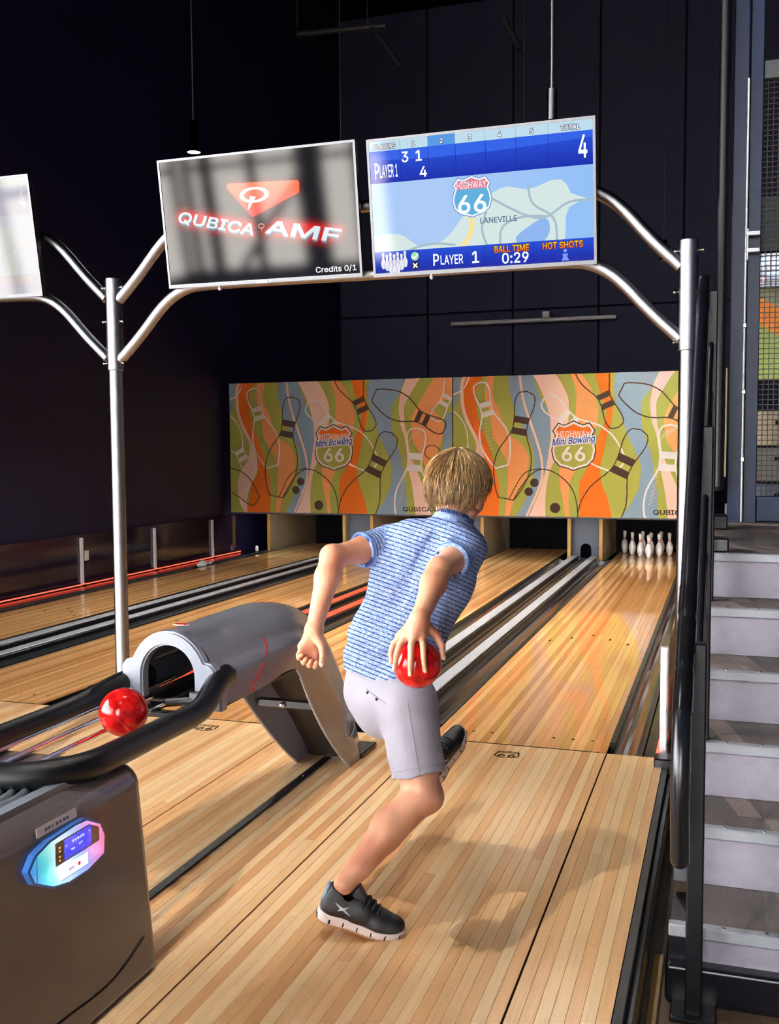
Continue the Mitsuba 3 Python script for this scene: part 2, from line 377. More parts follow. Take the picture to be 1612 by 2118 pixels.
def guard(name, lab, x, side, y0, y1, posts, panel):
    g = thing(name, lab, 'guard panel')
    put('panel', box(x - 0.004, x + 0.004, y0, y1, 0.03, 0.5), panel, g)
    for y in posts:
        put('post', box(x + side * 0.006, x + side * 0.032, y - 0.016, y + 0.016, 0.0, 0.47, 0.002), 'white_paint', g)
        put('foot', box(x + side * 0.004, x + side * 0.05, y - 0.03, y + 0.03, 0.0, 0.012, 0.002), 'black_trim', g)
    k = put('light_strip', tube([(x + side * 0.042, y0 + 0.05, 0.014), (x + side * 0.042, y1, 0.014)], 0.007, 8), 'cap_red', g, label='glowing red light strip')
    scene[k]['emitter'] = {'type': 'area', 'radiance': rgb(2.6, 0.22, 0.12)}
    return g
lg = thing('gutter', 'single dark gutter along the left wall', 'gutter')
put('bed', box(-6.045, LANE_LEFT[0] - 0.001, FOUL + 0.01, 12.28, -0.1, -0.07), 'vinyl_black', lg)
put('lane_edge', box(LANE_LEFT[0] - 0.03, LANE_LEFT[0] - 0.001, FOUL + 0.01, 12.28, -0.07, 0.002, 0.003), 'black_trim', lg)
put('trough', trough(LANE_LEFT[0] - 0.16, LANE_LEFT[0] - 0.03, 0.055, FOUL + 0.01, 12.28), 'gutter_black', lg)
put('ledge', box(-6.045, LANE_LEFT[0] - 0.16, FOUL + 0.01, 12.28, -0.07, -0.002, 0.004), 'black_gloss', lg)
guard('lane_guard', 'low dark glossy guard along the left wall with pale posts and a red light line', -6.02, 1, 4.5, 11.9, (5.8, 7.15, 8.5, 9.85, 11.19), 'panel_dark')
put('switch_plate', box(-6.0, -5.985, 8.535, 8.60, 0.24, 0.34, 0.003), 'label_white', 'lane_guard')
rg = thing('gutter', 'single dark gutter right of the rightmost lane', 'gutter')
xr = LANE_LEFT[3] + LANE_W
put('bed', box(xr + 0.001, -0.215, FOUL + 0.01, 12.28, -0.1, -0.07), 'vinyl_black', rg)
put('lane_edge', box(xr + 0.001, xr + 0.03, FOUL + 0.12, 12.28, -0.07, 0.012, 0.003), 'black_trim', rg)
put('trough', trough(xr + 0.03, xr + 0.15, 0.055, FOUL + 0.01, 12.28), 'gutter_black', rg)
put('ledge', box(xr + 0.15, -0.215, FOUL + 0.01, 12.28, -0.07, -0.015, 0.004), 'black_gloss', rg)
guard('lane_guard', 'clear guard panel with pale posts right of the rightmost lane, red light at its foot', -0.214, -1, 4.30, 11.9, (4.42, 5.75, 7.1, 8.5, 9.85, 11.19), 'acrylic')
put('end_bracket', box(-0.262, -0.185, 4.25, 4.34, -0.03, 0.035, 0.006), 'vinyl_black', 'lane_guard_001')

# ------------------------------------------------------------------ pinsetters
def pit_opening(w, h):
    a = np.linspace(0, np.pi, 13)
    return sg.Polygon([(-w, 0)] + [(-w * math.cos(t), h - w + w * math.sin(t)) for t in a] + [(w, 0)])
KB = ['left end', 'second', 'third', 'fourth']
for k, x0 in enumerate(LANE_LEFT):
    kb = thing('pinsetter', f'{["leftmost", "second from left", "third from left, empty", "rightmost, pins set"][k]} pinsetter bay behind the banners with tan side boards', 'pinsetter')
    for x in (x0 - 0.16, x0 + LANE_W + 0.12):
        put('side_board', box(x, x + 0.04, 12.33, 14.0, -0.07, 1.2, 0.002), 'tan_board', kb)
        put('front_edge', box(x - 0.002, x + 0.042, 12.30, 12.33, -0.07, 1.2, 0.003), 'edge_wood', kb)
    put('light_housing', box(x0 - 0.05, x0 + LANE_W + 0.05, 11.70, 11.76, 0.60, 0.64, 0.003), 'black_trim', kb)
    kk = put('deck_light', box(x0 - 0.04, x0 + LANE_W + 0.04, 11.705, 11.755, 0.590, 0.598), 'white_paint', kb)
    scene[kk]['emitter'] = {'type': 'area', 'radiance': rgb(75, 73, 69)}
    put('cushion', box(x0 - 0.12, x0 + LANE_W + 0.12, 13.9, 14.0, -0.3, 1.2, 0.004), 'pit_black', kb)
    put('pit_floor', box(x0 - 0.12, x0 + LANE_W + 0.12, PIT, 13.9, -0.3, -0.15), 'pit_black', kb)
    for xa, xb in ((x0 - 0.12, x0 - 0.001), (x0 + LANE_W + 0.001, x0 + LANE_W + 0.12)): put('gutter_floor', box(xa, xb, 12.285, PIT, -0.1, -0.06), 'pit_black', kb)
for k, c in enumerate(DIVIDERS):
    plate = sg.box(-0.165, 0, 0.165, 1.15).difference(sa.translate(pit_opening(0.065, 0.18), 0.0, 0.02))
    o = thing('end_plate', ['grey end plate between the two leftmost pinsetters', 'grey end plate with ball hole behind the boy', 'grey end plate with a round ball hole left of the standing pins'][k], 'end plate')
    put('plate', prism(plate, 0.012, ((c, 12.42, -0.03), (1, 0, 0), (0, 0, 1))), 'grey_plate', o)
    put('tunnel', box(c - 0.1, c + 0.1, 12.6, 12.64, -0.03, 0.3), 'pit_black', o)
    for sx in (-0.14, 0.14):
        for z in (0.12, 0.42):
            mm = trimesh.creation.icosphere(subdivisions=1, radius=0.008); mm.apply_translation((c + sx, 12.405, z)); put('bolt', mm, 'chrome', o)

IN = 0.0254 * 0.74
PIN = [(0, 0), (1.015, 0), (1.414, .75), (1.953, 2.25), (2.255, 3.375), (2.383, 4.5), (2.28, 5.875), (1.85, 7.25), (1.236, 8.625), (.98, 9.375), (.9, 10), (.935, 10.875), (1.047, 11.75), (1.203, 12.625), (1.273, 13.5), (1.2, 14.1), (.98, 14.6), (.6, 14.9), (0, 15)]
pz = np.array([p[1] for p in PIN[1:]]); pr = np.array([p[0] for p in PIN[1:]])
zz = np.linspace(0, 15, 46); rr = np.r_[PchipInterpolator(pz, pr)(zz)]
pin_mesh = lathe(np.vstack([[0, 0], np.c_[rr * IN, zz * IN], [0, 15 * IN]])[:-1] if rr[-1] < 1e-6 else np.c_[rr * IN, zz * IN], 28)
def ring_mesh(z0, z1):
    z = np.linspace(z0, z1, 4); r = PchipInterpolator(pz, pr)(z) + 0.03
    return lathe(np.c_[np.r_[r[0] - .1, r, r[-1] - .1] * IN, np.r_[z[0], z, z[-1]] * IN], 28)
pin_body = mikit.ply(pin_mesh, 'pin_white', smooth=60); pin_ring = mikit.ply(ring_mesh(9.2, 9.6), 'pin_red', smooth=60); pin_ring2 = mikit.ply(ring_mesh(10.4, 10.8), 'pin_red', smooth=60)
def pin(label, M, group=None):
    p = thing('bowling_pin', label, 'bowling pin', group)
    again('body', pin_body, p, M); again('neck_ring', pin_ring, p, M); again('neck_ring', pin_ring2, p, M)
PX, PY, SP = -0.862, 12.55, 0.223
n = 0
PLAB = ['head pin at the front of the rack on the rightmost lane', 'left pin of the second row on the rightmost lane', 'right pin of the second row on the rightmost lane',
        'left pin of the third row on the rightmost lane', 'middle pin of the third row on the rightmost lane', 'right pin of the third row on the rightmost lane',
        'leftmost pin of the back row on the rightmost lane', 'second pin of the back row on the rightmost lane', 'third pin of the back row on the rightmost lane', 'rightmost pin of the back row on the rightmost lane']
for r in range(4):
    for j in range(r + 1):
        pin('white ' + PLAB[n], T().translate([PX + (j - r / 2) * SP, PY + r * SP * 0.866, 0.001]), 'pins standing on the rightmost lane'); n += 1
pin('white fallen pin lying in the gutter along the left wall', T().translate([-5.715, 10.3, 0.0145]).rotate([0, 0, 1], -4).rotate([1, 0, 0], -90))
put('knob', lathe([(0, 0), (0.022, 0), (0.024, 0.03), (0.020, 0.06), (0.012, 0.072), (0, 0.075)], 24), 'pin_white', smooth=50, to_world=T().translate([-5.84, 12.1, 0.0]), label='small white knob on the ledge at the far end of the left gutter', category='knob')

# ------------------------------------------------------------------ banners over the pinsetters
BW, BH, BZ, BY = 2.90, 1.622, 0.537, 11.6
O_, L_, G_, B_, P_ = lin(246, 124, 48), lin(248, 166, 102), lin(174, 174, 84), lin(142, 166, 182), lin(248, 208, 186)
WHITE, BROWN, NAVY = lin(240, 228, 218), lin(74, 56, 50), lin(44, 88, 168)
def bx_(x): return (x - 55) / 1480 * BW
def by_(x, y): t = 137 - 0.0283 * (x - 50); b = 998 + 0.0135 * (x - 65); return (1 - (y - t) / (b - t)) * BH
def bp(pts): return np.array([(bx_(x), by_(x, y)) for x, y in pts])
SHEET = sg.box(0, 0, BW, BH)
def band(rows):
    r = np.array(rows, float); o = np.argsort(r[:, 0]); r = r[o]; y = np.linspace(r[0, 0], r[-1, 0], 50)
    l, q = PchipInterpolator(r[:, 0], r[:, 1])(y), PchipInterpolator(r[:, 0], r[:, 2])(y)
    return sg.Polygon(np.vstack([bp(np.c_[l, y]), bp(np.c_[q, y])[::-1]])).buffer(0).intersection(SHEET)
def stroke(pts, w, n=40, closed=False):
    return sg.LineString(smoothline(bp(pts), n)).buffer(w * BW / 1480 / 2).intersection(SHEET)
def pin_art(head, base, w, colour, hatch=True):
    """A pin drawn as an outline with two neck bands, head and base in banner pixels."""
    a, b = bp([head])[0], bp([base])[0]; L = np.linalg.norm(a - b)
    z = np.linspace(0, 15, 60); r = PchipInterpolator(np.r_[pz], np.r_[pr])(z) * 1.08; r[-1] = 0.02
    poly = sg.Polygon(np.vstack([np.c_[r, z], np.c_[-r, z][::-1]])).buffer(0)
    ang = math.degrees(math.atan2(a[1] - b[1], a[0] - b[0])) - 90; s = L / 15
    f = lambda g: sa.translate(sa.rotate(sa.scale(g, s, s, origin=(0, 0)), ang, origin=(0, 0)), b[0], b[1]).intersection(SHEET)
    P = f(poly); ww = w * BW / 1480 / 2
    line = P.boundary.buffer(ww).intersection(SHEET) if not P.is_empty else P
    bands = unary_union([f(poly.intersection(sg.box(-4, 9.0, 4, 9.9))), f(poly.intersection(sg.box(-4, 10.6, 4, 11.5)))])
    edge = SHEET.boundary.buffer(ww * 0.9)
    return (unary_union([line.difference(edge), bands]), colour)
def banner_layers():
    y = [120, 200, 250, 300, 350, 400, 450, 500, 560, 600, 650, 700, 750, 800, 850, 900, 1010]
    A = [(SHEET, G_)]
    A.append((band([(100, 40, 100), (200, 40, 95), (300, 40, 75), (350, 40, 50)]), B_))
    A.append((band([(100, 152, 262), (250, 112, 192), (400, 138, 212), (520, 200, 258), (600, 232, 285), (650, 245, 300), (720, 250, 316), (800, 208, 332), (900, 186, 336), (1010, 165, 330)]), O_))
    A.append((band([(100, 258, 318), (250, 248, 296), (330, 268, 330), (400, 284, 352), (500, 294, 405), (560, 330, 482), (650, 376, 512), (750, 388, 500), (850, 384, 446), (1010, 366, 396)]), L_))
    A.append((band([(100, 128, 152), (200, 98, 118), (300, 102, 122), (400, 128, 150), (500, 176, 200), (560, 196, 225), (650, 178, 246), (700, 138, 248), (830, 104, 192), (920, 116, 170), (1010, 160, 180)]), P_))
    A.append((band([(100, 388, 530), (250, 402, 574), (350, 430, 622), (450, 476, 640), (560, 528, 630), (650, 545, 622), (750, 540, 596), (850, 512, 562), (1010, 430, 520)]), B_))
    A.append((stroke([(455, 100), (465, 200), (482, 290), (515, 400), (545, 490), (578, 600), (592, 700), (586, 780), (555, 870), (495, 1010)], 14), P_))
    A.append((band([(100, 520, 650), (200, 574, 714), (300, 612, 744), (400, 636, 742), (500, 640, 730), (600, 628, 690), (700, 612, 642), (800, 590, 618), (900, 556, 610), (1010, 508, 612)]), P_))
    A.append((band([(100, 745, 800), (250, 786, 888), (350, 782, 912), (420, 778, 906), (560, 740, 860), (720, 690, 780), (800, 694, 750), (900, 712, 744), (1010, 726, 752)]), L_))
    A.append((band([(100, 888, 976), (250, 926, 986), (350, 958, 992), (430, 940, 982), (520, 905, 956), (600, 898, 944), (700, 850, 924), (800, 806, 936), (900, 804, 972), (1020, 812, 992)]), O_))
    A.append((band([(90, 1012, 1246), (200, 1000, 1204), (300, 1012, 1152), (400, 1046, 1150), (500, 1078, 1172), (600, 1122, 1204), (700, 1152, 1222), (800, 1146, 1236), (900, 1108, 1246), (1020, 1030, 1252)]), B_))
    A.append((band([(90, 1254, 1340), (200, 1212, 1276), (300, 1198, 1232), (400, 1208, 1236), (500, 1236, 1254), (600, 1250, 1268), (700, 1258, 1304), (800, 1278, 1344), (1020, 1302, 1404)]), P_))
    A.append((band([(90, 1424, 1545), (200, 1362, 1545), (300, 1308, 1420), (400, 1274, 1484), (500, 1282, 1472), (600, 1330, 1440), (700, 1372, 1432), (800, 1422, 1442), (860, 1436, 1440)]), L_))
    A.append((band([(330, 1500, 1545), (430, 1484, 1545), (520, 1478, 1530), (620, 1470, 1500)]), B_))
    for h, b, w, c in (((214, 170), (352, 690), 10, WHITE), ((600, 268), (1040, 690), 9, WHITE), ((1312, 430), (1268, 1150), 10, WHITE), ((1424, 380), (1640, -40), 9, WHITE), ((205, 745), (-20, 330), 7, WHITE),
                       ((500, 225), (375, 890), 6, BROWN), ((1022, 448), (800, -80), 6, BROWN), ((1490, 440), (1040, 212), 7, BROWN), ((1150, 462), (840, 1160), 6, BROWN)):
        A.append(pin_art(h, b, w, c))
    A.append((stroke([(50, 246), (100, 222), (140, 170), (158, 110)], 9), WHITE))
    A.append((stroke([(425, 890), (490, 780), (580, 708), (690, 745), (770, 840), (800, 1010)], 6), BROWN))
    A.append((stroke([(395, 890), (440, 800), (500, 722), (585, 703)], 5), BROWN))
    A.append((stroke([(60, 700), (140, 728), (205, 790), (258, 888)], 6), BROWN))
    A.append((stroke([(258, 888), (240, 920), (214, 950), (150, 920), (60, 862)], 6), BROWN))
    A.append((stroke([(1480, 628), (1420, 548), (1375, 560), (1362, 600), (1400, 640), (1440, 650)], 5), BROWN))
    for x, yy, r in ((545, 790, 25), (512, 846, 25), (667, 948, 30)):
        A.append((sg.Point(*bp([(x, yy)])[0]).buffer(r / 1480 * BW), BROWN))
    for i in range(8):                                   # pencil hatching inside the pins
        A.append((stroke([(240 + i * 6, 430 + i * 22), (262 + i * 6, 420 + i * 22)], 2.5, 2), P_))
        A.append((stroke([(1262 + i * 9, 520 - i * 6), (1282 + i * 9, 470 - i * 4)], 2.5, 2), P_))
        A.append((stroke([(1195 + i * 5, 930 - i * 26), (1220 + i * 5, 905 - i * 26)], 2.5, 2), P_))
    c = bp([(772, 560)])[0]; S = 1 / 1480 * BW
    sh = sa.translate(shield_outline(272 * S, 292 * S), c[0], c[1])
    A += [(sh, BROWN), (sh.buffer(-0.012), WHITE), (sh.buffer(-0.035), G_)]
    A.append((sh.buffer(-0.035).intersection(sg.box(0, c[1] + 0.075, BW, BH)), O_))
    A.append((centred(text_poly('HIGHWAY', 0.066, True, 190 * S), c[0], bp([(772, 488)])[0][1]), WHITE))
    t = sa.rotate(centred(text_poly('Mini Bowling', 0.075, True, 244 * S, 0.25), c[0], bp([(772, 532)])[0][1]), 5)
    A += [(t.buffer(0.012), WHITE), (t, NAVY)]
    A.append((centred(text_poly('66', 0.155, True, 136 * S), c[0], bp([(772, 612)])[0][1]), WHITE))
    A.append((centred(text_poly('QUBICAAMF', 0.05, True, 280 * S), bp([(1362, 978)])[0][0], bp([(1362, 976)])[0][1]), BROWN * 0.6))
    return [(g.intersection(SHEET), c) for g, c in A if not g.is_empty]
BL = banner_layers()
for k, x in enumerate((DIVIDERS[1] - 0.005 - BW, DIVIDERS[1] + 0.005)):
    bn = thing('banner', ['colourful printed banner with bowling pins and a shield, left of the boy', 'colourful printed banner with bowling pins and a shield, above the standing pins'][k], 'banner')
    m, C = flat_print(BL, ((x, BY, BZ), (1, 0, 0), (0, 0, 1)))
    put('cloth', m, 'print_flat', bn, color=C)
    m, C = flat_print([(SHEET, G_)], ((x, BY + 0.0004, BZ), (1, 0, 0), (0, 0, 1)))
    put('lining', m, 'print_flat', bn, color=C)
    put('backing', box(x + 0.004, x + BW - 0.004, BY + 0.003, BY + 0.02, BZ + 0.002, BZ + BH - 0.002), 'tan_board', bn)
    put('hem_rod', tube([(x, BY + 0.012, BZ), (x + BW, BY + 0.012, BZ)], 0.014, 10), 'grey_plate', bn)
    put('frame_bar', box(x, x + BW, BY + 0.02, BY + 0.06, BZ + BH - 0.06, BZ + BH, 0.004), 'black_trim', bn)
    for xx in (x + 0.02, x + BW - 0.06): put('upright', box(xx, xx + 0.04, BY + 0.02, BY + 0.06, -0.16 if 0 else BZ, BZ + BH - 0.05, 0.004), 'black_trim', bn)
# ------------------------------------------------------------------ steel frame that carries the screens
GY = 4.65
gf = thing('screen_frame', 'silver tubular steel frame on two tall poles that carries the screens', 'frame')
for x in (DIVIDERS[1], -0.165):
    z0 = 0.0 if x < -1 else GROUND
    put('pole', rod((x, GY, z0), (x, GY, 1.76), 0.036, 32), 'steel_satin', gf, smooth=40)
    put('sleeve', lathe([(0, 1.735), (0.0405, 1.735), (0.0425, 1.738), (0.0425, 2.205), (0.040, 2.21), (0, 2.21)], 36), 'steel_satin', gf, smooth=30, to_world=T().translate([x, GY, 0]))
    put('base_plate', lathe([(0, 0), (0.085, 0), (0.085, 0.008), (0.05, 0.012), (0.037, 0.02), (0, 0.02)], 32), 'brushed_silver', gf, smooth=30, to_world=T().translate([x, GY, z0 + 0.001]))
    for z in (1.775, 1.99, 2.165):
        for s in (-1, 1):
            put('bolt', cat(rod((x + s * 0.040, GY - 0.01, z), (x + s * 0.056, GY - 0.01, z), 0.005, 8), rod((x + s * 0.054, GY - 0.01, z), (x + s * 0.062, GY - 0.01, z), 0.010, 10)), 'chrome', gf)
def arm(z, zc, x0, x1, dx):
    pts = [(x0, GY, z - 0.01), (x0 + dx * 0.45, GY, z + (zc - z) * 0.49), (x0 + dx * 0.88, GY, z + (zc - z) * 0.93)]
    p = smoothline([(x0, z), (x0 + dx * 0.35, z + (zc - z) * 0.42), (x0 + dx * 0.7, z + (zc - z) * 0.84), (x0 + dx * 0.92, zc - 0.012), (x0 + dx * 1.2, zc), ((x0 + x1) / 2, zc), (x1 - dx * 1.2, zc), (x1 - dx * 0.92, zc - 0.012), (x1 - dx * 0.7, z + (zc - z) * 0.84), (x1 - dx * 0.35, z + (zc - z) * 0.42), (x1, z)], 90)
    return np.c_[p[:, 0], np.full(len(p), GY), p[:, 1]]
for z, zc in ((2.10, 2.47), (1.79, 2.15)):
    put('arm', tube(arm(z, zc, DIVIDERS[1] + 0.03, -0.195, 0.44), 0.0285, 20), 'steel_satin', gf, smooth=40)
ga = thing('screen_frame', 'silver curved tube arms left of the left pole that carry the cut-off screen', 'frame')
for z, zc in ((2.11, 2.47), (1.80, 2.15)):
    p = arm(z, zc, -5.95, DIVIDERS[1] - 0.042, 0.44)
    put('arm', tube(p[45:], 0.0285, 20), 'steel_satin', ga, smooth=40)

# ------------------------------------------------------------------ screens
SW, SH = 1.012, 0.585
def rgbf(*c): return lin(*c)
def score_layers(full=True, wash=0.0):
    def U(u, v): return (u * SW, (1 - v) * SH)
    def R(u0, v0, u1, v1): return sg.box(u0 * SW, (1 - v1) * SH, u1 * SW, (1 - v0) * SH)
    def tx(s, u, v, h, w=None, slant=0): return centred(text_poly(s, h * SH, True, None if w is None else w * SW, slant), u * SW, (1 - v) * SH)
    def poly(pts): return sg.Polygon(smoothline([U(*p) for p in pts], 60, True)).buffer(0)
    def road(pts, w): return sg.LineString(smoothline([U(*p) for p in pts], 30)).buffer(w * SW / 2)
    A = []
    sky = lambda p: np.array([lin(140 + 60 * t, 186 + 26 * t, 240) for t in np.clip(1 - abs(p[:, 0] / SW - 0.25) * 1.2, 0, 1) * 0.5])
    A.append((R(0, 0, 1, 1), sky))
    land = lin(208, 226, 222)
    A.append((poly([(0, .74), (.08, .70), (.16, .74), (.2, .80), (.3, .80), (.36, .74), (.42, .62), (.47, .55), (.56, .46), (.62, .42), (.70, .45), (.76, .44), (.83, .40), (.88, .42), (.9, .5), (.97, .55), (.9, .6), (.88, .72), (.87, .86), (.5, .9), (.2, .9), (0, .9)]).intersection(R(0, .3, 1, .85)), land))
    A.append((poly([(.66, .82), (.72, .72), (.80, .68), (.81, .76), (.78, .84), (.7, .86)]).intersection(R(0, .3, 1, .84)), lin(140, 178, 234)))
    grey = lin(164, 186, 196)
    for r in ([(.56, .50), (.66, .60), (.8, .66), (.88, .58), (1.0, .57)], [(.72, .42), (.74, .56), (.82, .66), (.84, .84)], [(.59, .84), (.60, .72), (.66, .66), (.8, .66)], [(.53, .60), (.51, .70), (.53, .84)], [(.16, .84), (.26, .80), (.38, .82)]):
        A.append((road(r, .010).intersection(R(0, .3, 1, .84)), grey))
    A.append((road([(.455, .6), (.465, .68), (.45, .76), (.41, .85)], .022).intersection(R(0, .3, 1, .84)), lin(244, 222, 150)))
    A.append((tx('LANEVILLE', .585, .655, .040, .165), lin(96, 118, 140)))
    s = sa.translate(shield_outline(.185 * SW, .30 * SH), .468 * SW, (1 - .47) * SH)
    A += [(s.buffer(.004), lin(120, 150, 200)), (s, lin(232, 240, 246)), (s.buffer(-.007), lin(92, 172, 214)), (s.buffer(-.007).intersection(R(0, 0, 1, .415)), lin(218, 128, 146)),
          (tx('HIGHWAY', .468, .385, .047, .135), lin(240, 222, 228)), (tx('66', .468, .525, .125, .13), lin(245, 248, 250))]
    blue = lambda p: np.array([lin(18 + 20 * t, 44 + 40 * t, 168 + 50 * t) for t in np.clip(((p[:, 1] / SH) - .69) / .24, 0, 1)])
    A.append((R(0, .075, 1, .315), blue))
    A.append((sg.Polygon([U(0, .075), U(1, .075), U(1, .125), U(.6, .155), U(.3, .16), U(0, .14)]), lin(48, 96, 226)))
    A.append((R(0, 0, 1, .076), lin(186, 216, 232)))
    A.append((R(.275, 0, .40, .076), lin(86, 150, 222)))
    for u in (.145, .275, .40, .535, .67, .81):
        A.append((R(u, .008, u + .002, .076), lin(140, 166, 190))); A.append((R(u, .08, u + .002, .31), lin(16, 38, 150)))
    head = lin(60, 70, 88)
    for s_, u, w in (('PLAYERS', .075, .10), ('1', .21, None), ('2', .338, None), ('3', .468, None), ('4', .60, None), ('5', .74, None), ('TOTAL', .905, .082)):
        t = tx(s_, u, .044, .034, w); A += [(t.buffer(.0022), head), (t, lin(246, 250, 252))]
    W = lin(250, 252, 255)
    A += [(tx('P', .032, .222, .115, .020), W), (tx('LAYER 1', .088, .228, .092, .085), W), (tx('3', .168, .135, .075), W), (tx('1', .232, .135, .075), W), (tx('4', .25, .255, .075), W), (tx('4', .957, .185, .155, .038), W)]
    A.append((R(0, .835, 1, 1), lambda p: np.array([lin(14 + 20 * t, 36 + 40 * t, 158 + 50 * t) for t in np.clip(p[:, 1] / SH / .16, 0, 1)])))
    for u in (.21, .515, .735): A.append((R(u, .84, u + .002, 1), lin(16, 30, 130)))
    for u, v in ((.04, .905), (.075, .905), (.11, .905), (.145, .9), (.058, .92), (.093, .92), (.128, .92), (.075, .94), (.11, .94), (.093, .958)):
        q = sa.translate(sa.scale(sg.Polygon(np.vstack([np.c_[pr, pz], np.c_[-pr, pz][::-1]])).buffer(0), .062 * SH / 7.5, .062 * SH / 7.5, origin=(0, 7.5)), *U(u, v)); q = sa.translate(q, 0, -7.5)
        A += [(q.buffer(.0014), lin(110, 124, 170)), (q, lin(228, 228, 238))]
    A += [(sg.Point(U(.192, .885)).buffer(.019), lin(168, 218, 170)), (sg.LineString([U(.18, .885), U(.19, .9), U(.206, .868)]).buffer(.003), W),
          (sg.Point(U(.192, .955)).buffer(.019), lin(40, 34, 52)), (unary_union([sg.LineString([U(.184, .942), U(.2, .968)]), sg.LineString([U(.2, .942), U(.184, .968)])]).buffer(.0035), W)]
    A += [(tx('P', .292, .922, .085, .028), W), (tx('LAYER', .365, .928, .068, .105), W), (tx('1', .475, .922, .085), W), (tx('0:29', .655, .945, .075, .12), W)]
    for s_, u, v, w in (('BALL TIME', .64, .875, .155), ('HOT SHOTS', .865, .875, .175)):
        t = tx(s_, u, v, .045, w); A += [(t.buffer(.002), lin(120, 20, 20)), (t, lambda p: np.array([lin(255, 120 + 100 * t, 30) for t in np.clip((p[:, 1] / SH - .105) / .045, 0, 1)]))]
    f = unary_union([sg.Point(U(.875, .918)).buffer(.008), sg.Polygon([U(.862, .94), U(.888, .94), U(.884, .965), U(.892, .99), U(.858, .99), U(.866, .965)])])
    A.append((f, lin(120, 150, 240)))
    box_ = R(0, 0, 1, 1)
    A = [(g.intersection(box_), c) for g, c in A]
    return A

def logo_layers():
    def U(x, y): return ((x - 88) / 1330 * SW, (1 - (y - 410 - (x - 88) * -0.06) / 800) * SH)
    A = [(sg.box(0, 0, SW, SH), lin(22, 22, 26))]
    cu = lambda u, v: (u * SW, (1 - v) * SH)
    tri = sg.Polygon([cu(.355, .235), cu(.715, .26), cu(.712, .325), cu(.475, .48)]).buffer(-.004).buffer(.014)
    q = lambda s, h, w, u, v, sl, rot: sa.rotate(centred(text_poly(s, h * SH, True, w * SW, sl), *cu(u, v)), rot)
    lt = [q('QUBICA', .085, .41, .275, .525, .25, -12.5), q('AMF', .10, .375, .725, .64, .2, -10.5)]
    word = unary_union(lt)
    glow = word.convex_hull.union(tri).buffer(0)
    for i in range(9):
        t = (i + 1) / 9; A.append((unary_union([lt[0].convex_hull, lt[1].convex_hull, tri.buffer(-.02)]).buffer(.055 * (1 - t) + .002).intersection(A[0][0]), lin(22 + 190 * t ** 1.6, 22 - 6 * t, 26 - 8 * t)))
    A.append((tri, lambda p: np.array([lin(255, 60 + 50 * t, 40 + 20 * t) for t in np.clip((p[:, 1] / SH - .5) / .25, 0, 1)])))
    ring = sa.scale(sg.Point(cu(.49, .325)).buffer(1), .078, .036); hole = sa.scale(sg.Point(cu(.49, .325)).buffer(1), .054, .024)
    tail = sg.Polygon([cu(.468, .33), cu(.50, .34), cu(.455, .44), cu(.452, .43)])
    A.append((ring.difference(hole).union(tail), lin(236, 238, 244)))
    A.append((sa.translate(word, .002, -.014), lin(96, 104, 116))); A.append((sa.translate(word, .001, -.006), lin(150, 160, 172))); A.append((word, lin(222, 228, 236)))
    small = sa.scale(sg.Point(cu(.515, .575)).buffer(1), .017, .013).difference(sa.scale(sg.Point(cu(.515, .575)).buffer(1), .012, .008)).union(sg.Polygon([cu(.515, .58), cu(.523, .585), cu(.511, .625)]))
    A.append((small, lin(240, 140, 120)))
    A.append((centred(text_poly('Credits 0/1', .042 * SH, True, .205 * SW), *cu(.88, .955)), lin(250, 250, 252)))
    return [(g.intersection(A[0][0]), c) for g, c in A]

def screen(cx, cy_bottom, z_bottom, tilt, layers, gain, label, yaw=0.0, wash=0.0):
    t = math.radians(tilt)
    ax = np.array([math.cos(math.radians(yaw)), math.sin(math.radians(yaw)), 0]); up = np.array([0, -math.sin(t), math.cos(t)]); n = np.cross(ax, up)
    o = np.array([cx, cy_bottom, z_bottom]) - ax * SW / 2
    tv = thing('television', label, 'screen')
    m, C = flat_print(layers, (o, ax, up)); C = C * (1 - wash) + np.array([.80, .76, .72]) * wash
    k = put('display', m, 'screen_glass', tv, color=C * gain)
    scene[k]['emitter'] = {'type': 'area', 'sampling_weight': 0.0, 'radiance': {'type': 'mesh_attribute', 'name': 'vertex_color'}}
    B = 0.011
    fr = sg.box(-B, -B - 0.006, SW + B, SH + B).difference(sg.box(0.0005, 0.0005, SW - 0.0005, SH - 0.0005))
    put('bezel', prism(fr, 0.012, (o - n * 0.009, ax, up)), 'brushed_silver', tv)
    put('rear_case', prism(sg.box(-B + .004, -B, SW + B - .004, SH + B - .004), 0.03, (o - n * 0.04, ax, up)), 'bezel', tv)
    put('rear_bulge', prism(sg.box(.2, .08, SW - .2, SH - .15).buffer(.03), 0.035, (o - n * 0.075, ax, up)), 'bezel', tv)
    put('bracket', box(cx - 0.12, cx + 0.12, cy_bottom + 0.01, GY - 0.03, z_bottom + 0.12, z_bottom + 0.2), 'black_trim', tv)
    put('knob', cat(rod(o + ax * .27 - up * 0.017, o + ax * .27 - up * 0.03, 0.005, 8), (lambda s: (s.apply_translation(o + ax * .27 - up * 0.032), s)[1])(trimesh.creation.icosphere(subdivisions=2, radius=0.009))), 'white_paint', tv)
    put('maker_plate', prism(sg.box(SW / 2 - .025, -B - .005, SW / 2 + .025, -B + .006), 0.001, (o + n * 0.0035, ax, up)), 'chrome', tv)
    return tv
SC = score_layers()
screen(-1.066, 4.575, 2.137, 9.0, SC, 1.3, 'television showing a blue bowling score sheet over a pale map')
screen(-2.155, 4.575, 2.145, 9.0, logo_layers(), 1.3, 'television showing a red triangle logo with silver lettering on a dark reflective screen')
screen(-3.944, 4.575, 2.15, 9.0, SC, 0.8, 'television cut off by the left edge, its score map washed out by window light', wash=0.72)

